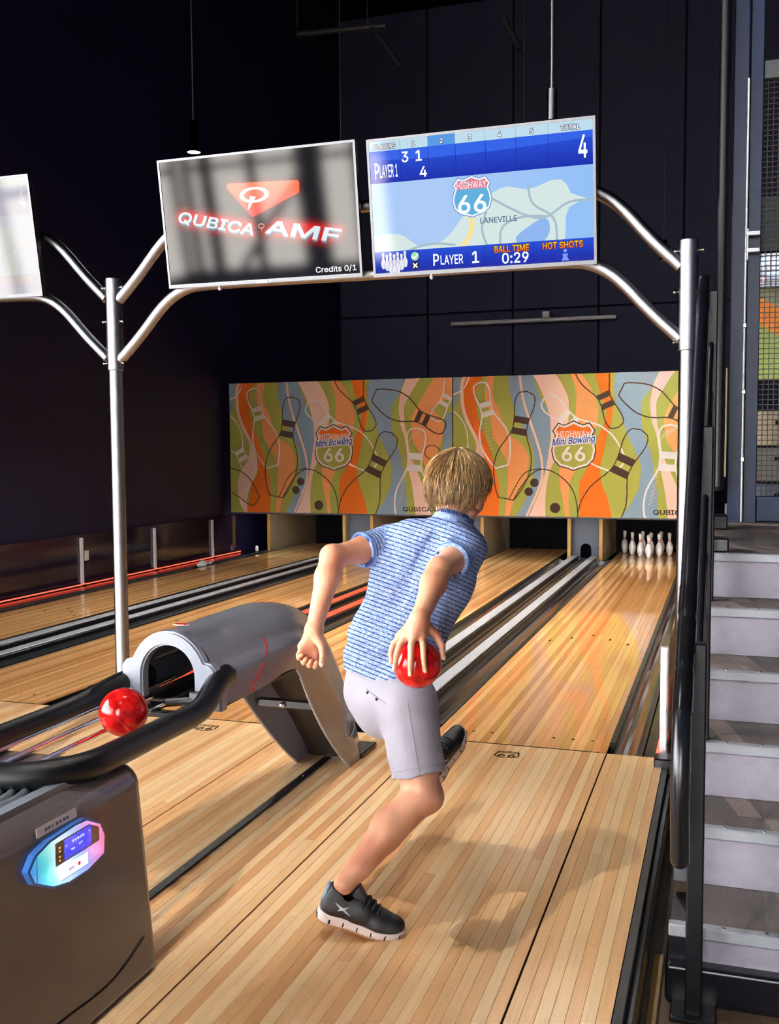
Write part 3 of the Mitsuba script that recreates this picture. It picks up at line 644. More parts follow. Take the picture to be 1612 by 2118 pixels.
# ------------------------------------------------------------------ pendant lamps
LAMP_LABEL = ['thin black pendant lamp with a lit disc above the red logo television', 'grey pendant lamp partly hidden behind the score television', 'small far pendant lamp with a grey shade just left of the right pole']
for k, (x, y, z, kind) in enumerate(PENDANTS):
    p = thing('pendant_lamp', LAMP_LABEL[k] if k < 3 else 'black pendant lamp ' + ('hidden behind the score television', 'hidden behind the logo television', 'over the approach nearest the boy', 'over the approach behind the boy', 'over the approach left of the ball return')[k - 3], 'lamp')
    rr_ = 0.011 if k == 1 else 0.006
    put('rod', rod((x, y, z + 0.17), (x, y, 8.2), rr_, 10), 'brushed_silver' if k == 1 else 'black_trim', p)
    put('housing', lathe([(0.012, 0.2), (0.028, 0.195), (0.028, 0.02), (0.048, 0.004), (0.050, -0.004), (0.044, -0.004), (0.03, 0.012), (0.0, 0.012)], 28), 'brushed_silver' if k == 1 else 'black_trim', p, smooth=35, to_world=T().translate([x, y, z]))
    lk = put('lens', lathe([(0, -0.004), (0.043, -0.002), (0.043, 0.006), (0, 0.006)], 28), 'white_paint', p, to_world=T().translate([x, y, z]))
    if k != 2: scene[lk]['emitter'] = {'type': 'area', 'radiance': rgb(*(np.array(SPOT_RGB) * 22)), 'sampling_weight': 0.2}
    scene[p + '_beam'] = {'type': 'spot', 'to_world': T().look_at([x, y, z - 0.02], [x + 0.001, y, 0], [0, 1, 0]), 'intensity': rgb(*(np.array(SPOT_RGB) * SPOT_POWER[kind])), 'cutoff_angle': 62 if kind == 'lane' else 38, 'beam_width': 30 if kind == 'lane' else 20, 'sampling_weight': 1.0}

tb = thing('wall_tube', 'long slim grey tube fixed high on the back wall', 'tube')
put('tube', rod((-4.12, 15.62, 3.285), (-1.58, 15.62, 3.285), 0.035, 16), 'white_paint', tb, smooth=40)
put('bracket', box(-2.69, -2.58, 15.6, 15.79, 3.28, 3.41, 0.006), 'white_paint', tb)
for s_ in (-3.7, -1.95): put('clip', box(s_ - 0.02, s_ + 0.02, 15.62, 15.79, 3.27, 3.3), 'black_trim', tb)
for a, b in (((-5.56, 13, 6.9), (-4.3, 13, 6.85)), ((-4.56, 13, 6.93), (-4.1, 13, 6.3)), ((-2.75, 13, 6.75), (-2.54, 13, 6.33))):
    put('roof_strut', rod(a, b, 0.04, 8), 'bezel', label='dark steel strut under the black ceiling, ' + ('near-level one' if a[2] - b[2] < 0.1 else 'longer sloping one' if a[0] < -4 else 'short steep one'), category='beam')
for k, a in enumerate([(-5.56, 13, 6.9), (-4.56, 13, 6.93), (-2.75, 13, 6.75)]):
    put('hanger', rod(a, (a[0], a[1], 8.2), 0.012, 6), 'bezel', 'roof_strut' + ('' if k == 0 else f'_{k:03d}'))

# ------------------------------------------------------------------ ball return
HX = -1.58
def hood_ring(Tp, Bp, w, k=1.0):
    Tp, Bp = np.array(Tp), np.array(Bp); C = (Tp + Bp) / 2; out = []
    prof = [(1, 0), (1, .18), (1, .36), (.97, .46), (.86, .52), (.79, .56)]
    a = np.linspace(0.28, np.pi - 0.28, 17)
    arch = [(.80 * math.cos(t) / math.cos(.28), .56 + .44 * (math.sin(t) - math.sin(.28)) / (1 - math.sin(.28))) for t in a]
    for u, h in prof + arch[1:-1] + [(-u, h) for u, h in prof[::-1]]:
        p = Bp + (Tp - Bp) * (h if k == 1 else 0.0 + h * 0.95)
        out.append((HX + u * w * (1 if k == 1 else 0.955), p[0], p[1]))
    return np.array(out)
ST = [((2.68, .765), (2.672, .553), .168), ((3.0, .773), (2.95, .548), .168), ((3.22, .774), (3.12, .558), .166), ((3.38, .757), (3.22, .553), .161), ((3.55, .715), (3.31, .50), .152),
      ((3.70, .645), (3.40, .41), .142), ((3.84, .545), (3.50, .31), .134), ((3.97, .40), (3.62, .20), .128), ((4.09, .22), (3.75, .095), .124), ((4.20, .001), (3.88, .001), .122)]
par = np.arange(len(ST)); tt = np.linspace(0, len(ST) - 1, 46)
TP, BP, WW = (PchipInterpolator(par, np.array([s[i] for s in ST], float))(tt) for i in range(3))
outer = [hood_ring(a, b, w) for a, b, w in zip(TP, BP, WW)]; inner = [hood_ring(a, b, w, 0.9) for a, b, w in zip(TP, BP, WW)]
br = thing('ball_return', 'glossy grey ball return hood curving down to the floor, with an arched mouth', 'ball return')
put('hood', loft([np.vstack([o, i[::-1]]) for o, i in zip(outer, inner)], caps=False), 'hood_grey', br, smooth=38)
oc = [(-.207, -.075), (-.207, -.005), (-.185, .0), (-.185, .045), (-.168, .062), (-.15, .066)]
arc = [(0.158 * math.cos(t), -0.002 + 0.165 * math.sin(t)) for t in np.linspace(math.radians(25), math.radians(155), 24)]
oc = [(x * .85, z) for x, z in oc]; arc = [(x * .85, z * .95) for x, z in arc]
outline = sg.Polygon(oc + arc[::-1] + [(-x, z) for x, z in oc[::-1]])
hole = sg.Polygon([(-.088, -.2)] + [(0.088 * math.cos(t), 0.018 + 0.095 * math.sin(t)) for t in np.linspace(np.pi, 0, 24)] + [(.088, -.2)])
collar = outline.buffer(0.006).buffer(-0.004).difference(hole)
cm = cat(prism(collar, 0.03, ((HX, 2.685, 0.618), (1, 0, 0), (0, 0, 1))), prism(collar.buffer(-0.006), 0.007, ((HX, 2.655, 0.618), (1, 0, 0), (0, 0, 1))))
put('collar', cm, 'hood_light', br)
mo = sa.scale(sg.Point(0, 0).buffer(1), 0.022, 0.010)
put('badge', prism(mo, 0.003, ((HX + 0.02, 2.70, 0.787), (1, 0, 0), (0, 1, 0))), 'red_trim', br, label='small red badge')
put('badge_rim', prism(sa.scale(mo, 1.25, 1.4), 0.0015, ((HX + 0.02, 2.70, 0.7865), (1, 0, 0), (0, 1, 0))), 'label_white', br)
lin_pts = []
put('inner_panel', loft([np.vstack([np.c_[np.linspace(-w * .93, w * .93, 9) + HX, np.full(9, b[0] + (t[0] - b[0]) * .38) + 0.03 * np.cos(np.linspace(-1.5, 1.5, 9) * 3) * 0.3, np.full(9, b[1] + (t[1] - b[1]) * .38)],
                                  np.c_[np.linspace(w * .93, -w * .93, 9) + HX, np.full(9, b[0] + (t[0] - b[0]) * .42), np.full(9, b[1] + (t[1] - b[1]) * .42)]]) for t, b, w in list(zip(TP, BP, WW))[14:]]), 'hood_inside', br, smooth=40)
put('under_tray', box(HX - 0.155, HX + 0.155, 2.72, 3.28, 0.538, 0.55, 0.003), 'black_trim', br)
put('mouth_back', prism(sg.box(-.13, -.03, .13, .03).union(sg.Point(0, .03).buffer(.10)), 0.01, ((HX, 3.2, 0.6), (1, 0, 0), (0, 0, 1))), 'black_trim', br)
put('crossbar', box(HX - 0.12, HX + 0.12, 3.50, 3.53, 0.33, 0.362, 0.004), 'black_gloss', br)
bm = trimesh.creation.icosphere(subdivisions=2, radius=0.012); bm.apply_translation((HX - 0.01, 3.494, 0.345)); put('bolt', bm, 'chrome', br)
rl = np.array([(2.98, .70), (3.0, .668), (2.965, .63), (2.93, .60), (2.87, .556), (2.895, .553)])
def side_x(z): return HX + 0.168 * (1.0 if z < .63 else 0.965) + 0.001
put('side_stripe', tube(np.array([(side_x(z), y, z) for y, z in smoothline(rl, 30)]), 0.003, 8), 'red_trim', br)
put('access_ring', tube(np.array([(HX + 0.1275, 3.86 + 0.055 * math.cos(t), 0.19 + 0.06 * math.sin(t)) for t in np.linspace(0, 2 * np.pi, 30)[:-1]]), 0.004, 8, closed=True), 'hood_light', br)
put('base_foot', box(HX - 0.05, HX + 0.13, 4.0, 4.19, 0, 0.02, 0.004), 'vinyl_black', br)
for sx in (-1, 1): put('rim', tube(np.array([(HX + sx * w * 0.978, b[0] - 0.002, b[1] - 0.002) for b, w in zip(BP[20:], WW[20:])]), 0.0055, 8), 'hood_light', br, smooth=40)
# floor strip between the return and the cabinet
put('cable_cover', box(-1.612, -1.578, 2.2, 3.97, 0.0, 0.006, 0.002), 'black_trim', label='flat black cable cover strip screwed to the approach floor', category='cover strip')
for y in (2.35, 2.75, 3.2, 3.7):
    sm = trimesh.creation.cylinder(radius=0.003, height=0.003, sections=10); sm.apply_translation((-1.595, y, 0.0065)); put('screw', sm, 'chrome', 'cable_cover')

# ------------------------------------------------------------------ rack and cabinet
import manifold3d as m3
def hull_round(corners):
    pts = []
    for (x, y, z, r) in corners:
        s = trimesh.creation.icosphere(subdivisions=3, radius=r); pts.append(s.vertices + (x, y, z))
    return trimesh.convex.convex_hull(np.vstack(pts))
cb = thing('ball_return_cabinet', 'glossy grey-brown cabinet at the lower left with a glowing blue console on its side', 'cabinet')
CX0, CX1, CY0, CY1, CZ = -1.838, -1.352, 1.05, 2.192, 0.545
r_ = 0.06
put('body', hull_round([(x, y, CZ - r_, r_) for x in (CX0 + r_ + .012, CX1 - r_ - .012) for y in (CY0 + r_, CY1 - r_ - .01)] + [(x, y, 0.02, 0.018) for x in (CX0 + .018, CX1 - .018) for y in (CY0 + .018, CY1 - .018)]), 'cabinet_grey', cb, smooth=True)
put('plinth', box(CX0 + 0.01, CX1 - 0.008, CY0 + 0.01, CY1 - 0.008, 0, 0.02, 0.003), 'vinyl_black', cb)
put('side_seam', tube(smoothline([(CX1 + 0.0005, 2.13, 0.11), (CX1 + 0.0005, 2.0, 0.07), (CX1 + 0.0005, 1.8, 0.075), (CX1 + 0.0005, 1.5, 0.05), (CX1 + .0005, 1.2, 0.05)], 40), 0.0016, 6), 'line_black', cb)
tr = sg.box(-0.135, 1.2, 0.135, 1.98).buffer(0.03)
put('top_tray', cat(prism(tr.difference(tr.buffer(-0.03)), 0.02, ((HX, 0, CZ - 0.004), (1, 0, 0), (0, 1, 0))), prism(tr.buffer(-0.03), 0.006, ((HX, 0, CZ - 0.003), (1, 0, 0), (0, 1, 0)))), 'cabinet_top', cb)
for k, rr_ in enumerate((0.16, 0.125, 0.09)):
    a = np.linspace(-0.4, np.pi + 0.4, 30)
    put('tray_ridge', tube(np.array([(HX - 0.015 + rr_ * 0.8 * math.cos(t), 1.80 + rr_ * 0.9 * math.sin(t), CZ + 0.008) for t in a]), 0.008, 8), 'cabinet_top', cb, smooth=40)
def dome(x, y, rx, ry, h, seed):
    s = trimesh.creation.icosphere(subdivisions=4); v = s.vertices.copy(); v[:, 2] = np.clip(v[:, 2], -0.05, None)
    k = 1 + 0.22 * (meshkit.fbm(v * 3.2 + seed, 4) - 0.5) + 0.12 * np.abs(np.sin(v[:, 0] * 9 + v[:, 1] * 5 + 4 * meshkit.noise(v * 3 + seed)))
    v = v * k[:, None] * (rx, ry, h) + (x, y, CZ + 0.004); return trimesh.Trimesh(v, s.faces, process=False)
lw = prism(sg.box(0, 0, 0.135, 0.0165).buffer(0.002), 0.0012, ((CX1 - 0.0085, 1.745, 0.503), (0, 1, 0), (-0.09, 0, 0.996)))
put('label_strip', lw, 'label_white', cb, label='small white label strip with faint print')
dsh = [sg.box(0.025 + i * 0.0125, 0.005, 0.025 + i * 0.0125 + w, 0.0105) for i, w in enumerate((.009, .007, .004, .009, .008, .01, .008))]
put('label_print', prism(unary_union(dsh), 0.0004, ((CX1 - 0.0072, 1.745, 0.503), (0, 1, 0), (-0.09, 0, 0.996))), 'grey_plate', cb + '__label_strip')
# console
hexa = sg.Polygon([(1.700, .448), (1.716, .418), (1.775, .386), (1.83, .374), (1.90, .374), (1.962, .388), (1.966, .43), (1.95, .462), (1.90, .488), (1.86, .491), (1.77, .486), (1.722, .472)])
def con_frame(x): return ((x, 0, 0), (0, 1, 0), (0, 0, 1))
put('console_base', prism(hexa.buffer(0.004), 0.02, con_frame(CX1 - 0.016)), 'console_blue', cb)
HB = hexa.buffer(-0.001)
def hue(p):
    y, z = (p[:, 0] - 1.70) / .27, (p[:, 1] - .374) / .117
    stops = np.array([lin(30, 140, 235), lin(60, 215, 215), lin(225, 245, 255), lin(170, 205, 255), lin(225, 170, 240), lin(255, 120, 170)])
    t = np.clip(y * 1.0 + (z - .5) * .12, 0, 1) * 5; i = np.clip(t.astype(int), 0, 4); f = (t - i)[:, None]
    c = stops[i] * (1 - f) + stops[i + 1] * f
    return c * (0.75 + 0.5 * np.exp(-((y - .33) ** 2 + (z - .3) ** 2) / .03))[:, None]
lcd = sg.Polygon([(1.79, .418), (1.875, .418), (1.93, .445), (1.925, .474), (1.85, .477), (1.80, .455)])
lcd = sg.box(1.785, .425, 1.945, .476)
CON = [(HB, hue), (sg.box(1.722, .37, 1.7245, .49), lin(20, 60, 120)), (lcd.intersection(HB.buffer(-.006)), lin(8, 10, 18)), (sg.box(1.815, .428, 1.915, .473), lin(24, 70, 214)), (sg.box(1.80, .388, 1.90, .416), lin(222, 236, 255)), (sg.box(1.80, .3865, 1.90, .388), lin(90, 130, 190)), (sg.Point(1.868, .402).buffer(.0045), lin(220, 30, 50)), (sg.box(1.83, .399, 1.85, .405), lin(190, 160, 210))]
for i, (u, w) in enumerate(((1.845, .008), (1.855, .006), (1.863, .009), (1.874, .006), (1.882, .007))): CON.append((sg.box(u, .457, u + w * .8, .463), lin(190, 210, 250)))
for u, w, z in ((1.84, .014, .441), (1.868, .006, .444), (1.876, .006, .445), (1.822, .004, .455), (1.905, .004, .46)): CON.append((sg.box(u, z, u + w, z + .004), lin(180, 200, 250)))
for z in (.432, .44, .452, .46): CON.append((sg.box(1.797, z, 1.803, z + .004), lin(230, 170, 60)))
m, C = flat_print([(g.intersection(HB), q_) for g, q_ in CON], con_frame(CX1 + 0.0055))
k = put('console', m, 'screen_glass', cb, color=C ** 1.25 * 2.3, label='glowing rainbow console with a small blue display')
scene[k]['emitter'] = {'type': 'area', 'sampling_weight': 0.0, 'radiance': {'type': 'mesh_attribute', 'name': 'vertex_color'}}
put('console_lens', prism(hexa, 0.0015, con_frame(CX1 + 0.006)), 'acrylic', cb)

rk = thing('ball_rack', 'black padded tube rack running from the ball return hood to the cabinet', 'rack')
RZ = 0.578
a = np.linspace(0, np.pi, 25)
loop = [(HX + 0.15, 2.74, RZ + .055), (HX + .165, 2.64, RZ + .045), (HX + .182, 2.54, RZ + .012), (HX + .182, 2.40, RZ)] + [(HX + 0.182 * math.cos(t), 2.06 - 0.2 * math.sin(t), RZ) for t in a] + [(HX - .182, 2.40, RZ), (HX - .182, 2.54, RZ + .008), (HX - .16, 2.66, RZ + .03), (HX - .13, 2.76, RZ + .035)]
put('padded_tube', tube(smoothline(loop, 110), 0.033, 22), 'foam_black', rk, smooth=40)
for x in (-1.735, -1.66, -1.577, -1.475): put('rail', rod((x, 1.90, 0.556), (x, 2.95, 0.566), 0.007, 12), 'chrome', rk, smooth=40)
for y in (1.93, 2.58): put('rail_tie', box(-1.76, -1.45, y, y + 0.03, 0.530, 0.548, 0.003), 'chrome' if y < 2 else 'black_trim', rk)
put('hinge', cat(rod((-1.56, 2.60, 0.572), (-1.46, 2.66, 0.572), 0.014, 12), box(-1.5, -1.45, 2.63, 2.68, 0.555, 0.6, 0.004)), 'brushed_silver', rk)
put('support', hull_round([(HX + .165, 2.02, .53, .02), (HX + .12, 1.93, CZ - .02, .03), (HX + .165, 2.12, .535, .015)]), 'foam_black', rk, smooth=True)
put('support', hull_round([(HX - .165, 2.02, .53, .02), (HX - .12, 1.93, CZ - .02, .03), (HX - .165, 2.12, .535, .015)]), 'foam_black', rk, smooth=True)
BALL_R = 0.065
bs = trimesh.creation.icosphere(subdivisions=5, radius=BALL_R)
put('bowling_ball', bs, 'ball_red', smooth=True, to_world=T().translate([-1.526, 2.33, 0.6125]), label='marbled red bowling ball resting on the black tube rack', category='bowling ball')

# ------------------------------------------------------------------ stairs, platform, railing
st = thing('staircase', 'staircase with grey felt risers, striped treads and metal nosings', 'staircase')
SX0, SX1, SY, RUN, SZ, RISE = -0.125, 2.4, 2.75, 0.28, 0.042, 0.1725
put('kick_base', hull_round([(x, y, z, 0.012) for x in (SX0 + .005, SX1) for y in (SY - 0.03, SY + 0.2) for z in (GROUND + 0.013, -0.066)]), 'vinyl_black', st)
for i in range(6):
    y, z = SY + i * RUN, SZ + i * RISE
    z0 = -0.055 if i == 0 else z - RISE
    put('riser', box(SX0 + 0.065, SX1, y, y + 0.02, z0, z - 0.030), 'riser_carpet', st)
    if i < 5: put('tread', box(SX0 + 0.055, SX1, y + 0.02, y + RUN + 0.01, z - 0.03, z - 0.002), 'stripe_carpet', st)
    put('nosing', box(SX0, SX1, y - 0.012, y + 0.022, z - 0.034, z, 0.004), 'nosing', st)
    put('side_trim', box(SX0 + 0.054, SX0 + 0.066, y - 0.004, y + 0.018, z0, z - 0.034, 0.001), 'white_paint', st)
    put('side_plate', box(SX0, SX0 + 0.054, y, y + RUN, GROUND if i == 0 else z0, z - 0.033), 'brushed_silver' if i == 1 else 'black_trim', st)
    put('body', box(SX0 + 0.06, SX1, y + 0.02, SY + 6 * RUN, z0, z - 0.03), 'pit_black', st)
    for sx in (0.015, 0.122, 0.23, 0.34):
        sm = trimesh.creation.icosphere(subdivisions=2, radius=0.005); sm.apply_scale((1, 1, .6)); sm.apply_translation((sx, y + 0.005, z)); put('screw', sm, 'chrome', st)
PZ, PY0, PY1 = SZ + 5 * RISE, SY + 5 * RUN + 0.02, 5.95
pf = thing('platform', 'striped carpet platform at the top of the stairs', 'platform', kind='structure')
put('deck', box(SX0, 3.9, PY0, PY1, PZ - 0.06, PZ - 0.002), 'stripe_carpet', pf)
put('body', box(SX0 + .06, 3.9, PY0 + 0.3, PY1 - 0.02, GROUND, PZ - 0.06), 'pit_black', pf)
put('curb', box(-0.075, 0.018, PY0 - 0.0, PY0 + 0.10, PZ, PZ + 0.055, 0.006), 'vinyl_black', pf)
put('curb', box(-0.075, 0.015, 5.35, 5.5, PZ, PZ + 0.07, 0.006), 'black_trim', pf)
hr = thing('handrail', 'black padded handrail rising along the left side of the stairs', 'handrail')
RX = -0.087
rp = smoothline([(RX, 2.43, 0.345), (RX, 2.405, 0.45), (RX, 2.395, 0.56), (RX, 2.44, 0.66), (RX, 2.62, 0.80), (RX, 3.0, 1.12), (RX, 3.5, 1.50), (RX, 3.95, 1.86), (RX, 4.08, 1.945)], 80)
nr = len(rp)
put('padded_rail', tube(rp, 0.0225, 20), 'vinyl_black', hr, smooth=40)
for q in (rp[0], rp[-1]):
    s = trimesh.creation.icosphere(subdivisions=3, radius=0.0225); s.apply_translation(q); put('end_cap', s, 'vinyl_black', hr, smooth=True)
for i0, i1 in ((12, 16), (17, 22), (23, 26), (72, 76)):
    put('tape_wrap', tube(rp[i0:i1 + 1], 0.0225 + 0.0012 + 0.0012 * rng.random(i1 - i0 + 1), 20, caps=False), 'black_gloss', hr, smooth=40)
for y, zt in ((2.665, 0.82), (3.35, 1.38), (4.05, 1.9)):
    zb = GROUND if y < 2.8 else SZ + RISE * math.floor((y - SY) / RUN) - 0.002
    put('post', box(-0.078, -0.036, y - 0.02, y + 0.02, zb, zt, 0.004), 'black_trim', hr)
put('base_plate', box(-0.115, 0.0, 2.615, 2.715, GROUND, GROUND + 0.012, 0.003), 'black_trim', hr)
for dz in (0.18, 0.36, 0.54): put('mid_rail', tube(np.array([(-0.058, y, 0.82 + (y - 2.665) * 0.775 - dz) for y in (2.665, 3.35, 4.05)]), 0.010, 10), 'black_trim', hr)
gd = thing('guardrail', 'slatted grey guardrail along the platform edge behind the handrail', 'guardrail')
for y in (4.72, 5.75): put('post', box(-0.105, -0.07, y, y + 0.035, PZ, 2.0, 0.003), 'black_trim', gd)
for i in range(8):
    z = 1.02 + i * 0.125
    put('slat', hull_round([(x, y, z, 0.012) for x in (-0.128, -0.062) for y in (4.78, 5.72)]), 'steel_satin', gd)

# ------------------------------------------------------------------ climbing frame behind the platform
cf = thing('climbing_frame', 'blue steel climbing frame with a black wire mesh at the right edge', 'climbing frame')
put('post', box(0.012, 0.09, 5.97, 6.08, GROUND, 4.6, 0.004), 'steel_blue', cf)
put('post', box(0.096, 0.165, 5.99, 6.1, GROUND, 4.6, 0.004), 'steel_blue', cf)
put('post', box(0.9, 1.0, 5.99, 6.1, GROUND, 4.6, 0.004), 'steel_blue', cf)
put('bottom_rail', box(0.165, 0.9, 6.0, 6.06, PZ, PZ + 0.14, 0.004), 'steel_blue', cf)
put('cross_rail', box(0.165, 0.9, 6.0, 6.06, 3.30, 3.40, 0.004), 'bezel', cf)
put('conduit', rod((0.088, 5.955, PZ), (0.088, 5.955, 3.3), 0.006, 10), 'white_paint', cf, smooth=40)
for z in (1.25, 1.62, 1.98): put('conduit_clip', box(0.078, 0.098, 5.945, 5.972, z - 0.012, z + 0.012, 0.003), 'chrome', cf)
put('latch', cat(box(0.085, 0.16, 5.93, 5.97, 2.37, 2.395, 0.003), box(0.085, 0.16, 5.93, 5.97, 2.46, 2.485, 0.003), box(0.09, 0.1, 5.93, 5.95, 2.33, 2.5, 0.002)), 'hood_grey', cf)
wires = [box(x - .0022, x + .0022, 6.028, 6.032, PZ + .14, 3.3) for x in np.arange(0.19, 0.9, 0.028)] + [box(0.165, 0.9, 6.024, 6.028, z - .0022, z + .0022) for z in np.arange(PZ + .17, 3.3, 0.028)]
put('wire_mesh', cat(wires), 'black_trim', cf, kind='stuff')
put('padded_column', hull_round([(-0.035, 5.92, z, 0.03) for z in (PZ + .2, 6.5)]), 'foam_black', label='black padded column left of the blue climbing frame', category='column', smooth=True)
put('edge_strip', box(-0.006, 0.004, 5.90, 5.94, PZ + .25, 1.75, 0.002), 'tan_board', 'padded_column')
MW, MH = 0.9, 0.62
mur = [(sg.box(0, 0, MW, MH), lin(146, 160, 96)), (sg.Polygon([(0, .40), (.12, .30), (.3, .2), (.9, .1), (.9, .26), (.3, .36), (.1, .48), (0, .5)]), lin(226, 134, 62)), (sg.Polygon([(0, .5), (.1, .48), (.3, .36), (.9, .3), (.9, .62), (0, .62)]), lin(136, 138, 116))]
m, C = flat_print(mur, ((0.10, 6.55, 1.72), (1, 0, 0), (0, 0, 1)))
mp = put('mural_panel', box(0.10, 1.0, 6.556, 6.575, 1.72, 2.34), 'tan_board', label='orange and green mural panel behind the wire mesh', category='panel')
put('print', m, 'print_flat', mp, color=C)
put('support', box(0.5, 0.55, 6.575, 6.62, GROUND, 2.3), 'bezel', mp)
mn = put('monitor', box(0.14, 0.8, 6.36, 6.40, 2.235, 2.44, 0.004), 'bezel', label='small monitor with bright blue and white stripes behind the wire mesh', category='monitor')
L2 = [(sg.box(0, 0, .64, .19), lin(14, 34, 86))] + [(sg.Polygon([(x, z), (x + w, z + .012), (x + w, z + .012 + h), (x, z + h)]), lin(150, 200, 250)) for x, z, w, h in ((.02, .12, .055, .045), (.085, .14, .5, .02), (.085, .115, .5, .02), (.085, .10, .5, .008), (.06, .06, .56, .03))] + [(sg.Point(.03, .04).buffer(.022), lin(240, 170, 170)), (sg.Point(.032, .042).buffer(.008), lin(150, 40, 60))]
m, C = flat_print(L2, ((0.15, 6.357, 2.243), (1, 0, 0), (0, 0, 1)))
k = put('display', m, 'screen_glass', mn, color=C * 0.9); scene[k]['emitter'] = {'type': 'area', 'sampling_weight': 0.0, 'radiance': {'type': 'mesh_attribute', 'name': 'vertex_color'}}
put('top_case', box(0.13, 0.8, 6.34, 6.42, 2.445, 2.76, 0.006), 'foam_black', mn)
put('hanger', rod((0.45, 6.38, 2.76), (0.45, 6.38, 8.2), 0.012, 8), 'bezel', mn)
CRATES = [(0.17, PZ, 'grey_plate', 'grey crate at the foot of the wire mesh'), (0.17, PZ + 0.21, 'channel_brown', 'brown crate on top of the grey crate behind the mesh'), (0.17, PZ + 0.42, 'tan_board', 'tan crate on top of the brown crate behind the mesh')]
for x, z, c_, lb in CRATES:
    k = put('crate', box(x, x + 0.28, 6.3, 6.55, z, z + 0.2, 0.006), c_, label=lb, category='crate')
    put('handle_slot', box(x + 0.1, x + 0.18, 6.296, 6.302, z + 0.12, z + 0.145), 'pit_black', k)
put('floor_beyond', box(0.0, 3.9, 5.95, 8.0, PZ - 0.06, PZ - 0.004), 'stripe_carpet', label='floor beyond the climbing frame', category='floor', kind='structure')
# ------------------------------------------------------------------ the boy: one body surface from rounded bones, clothes as shells around it
def rcone(a, b, ra, rb):
    a, b = np.array(a, float), np.array(b, float); ba = b - a; l2 = ba @ ba; rr = ra - rb; a2 = l2 - rr * rr; il2 = 1 / l2
    lo, hi = np.minimum(a - ra, b - rb), np.maximum(a + ra, b + rb)
    def f(q):                                            # exact near the bone, the distance to its box elsewhere
        if len(q) < 64: return g(q)
        e = np.maximum(np.maximum(lo - q, q - hi), 0); d = np.sqrt(np.einsum('ij,ij->i', e, e)); m = d < .05
        if m.any(): d[m] = g(q[m])
        return d
    def g(p):
        pa = p - a; y = pa @ ba; z = y - l2; w = pa * l2 - y[:, None] * ba; x2 = np.einsum('ij,ij->i', w, w); y2 = y * y * l2; z2 = z * z * l2
        k = np.sign(rr) * rr * rr * x2
        d = (np.sqrt(x2 * a2 * il2) + y * rr) * il2 - ra
        m1 = np.sign(z) * a2 * z2 > k; m2 = (np.sign(y) * a2 * y2 < k) & ~m1
        d = np.where(m1, np.sqrt(x2 + z2) * il2 - rb, d); return np.where(m2, np.sqrt(x2 + y2) * il2 - ra, d)
    return f
def ball_(c, r): c = np.array(c, float); return lambda p: np.linalg.norm(p - c, axis=1) - r
def ellip(c, r, M=np.eye(3)):
    c, r = np.array(c, float), np.array(r, float)
    def f(p):
        q = (p - c) @ M.T; k0 = np.linalg.norm(q / r, axis=1); k1 = np.linalg.norm(q / r ** 2, axis=1) + 1e-9
        return k0 * (k0 - 1) / k1
    return f
def smin(a, b, k):
    h = np.clip(0.5 + 0.5 * (b - a) / k, 0, 1); return b * (1 - h) + a * h - k * h * (1 - h)
def smax(a, b, k): return -smin(-a, -b, k)
def blend(items):
    def f(p):
        d = None
        for g, k in items:
            e = g(p); d = e if d is None else smin(d, e, k)
        return d
    return f
CORN = np.array([(i, j, k) for i in (0, 1) for j in (0, 1) for k in (0, 1)])
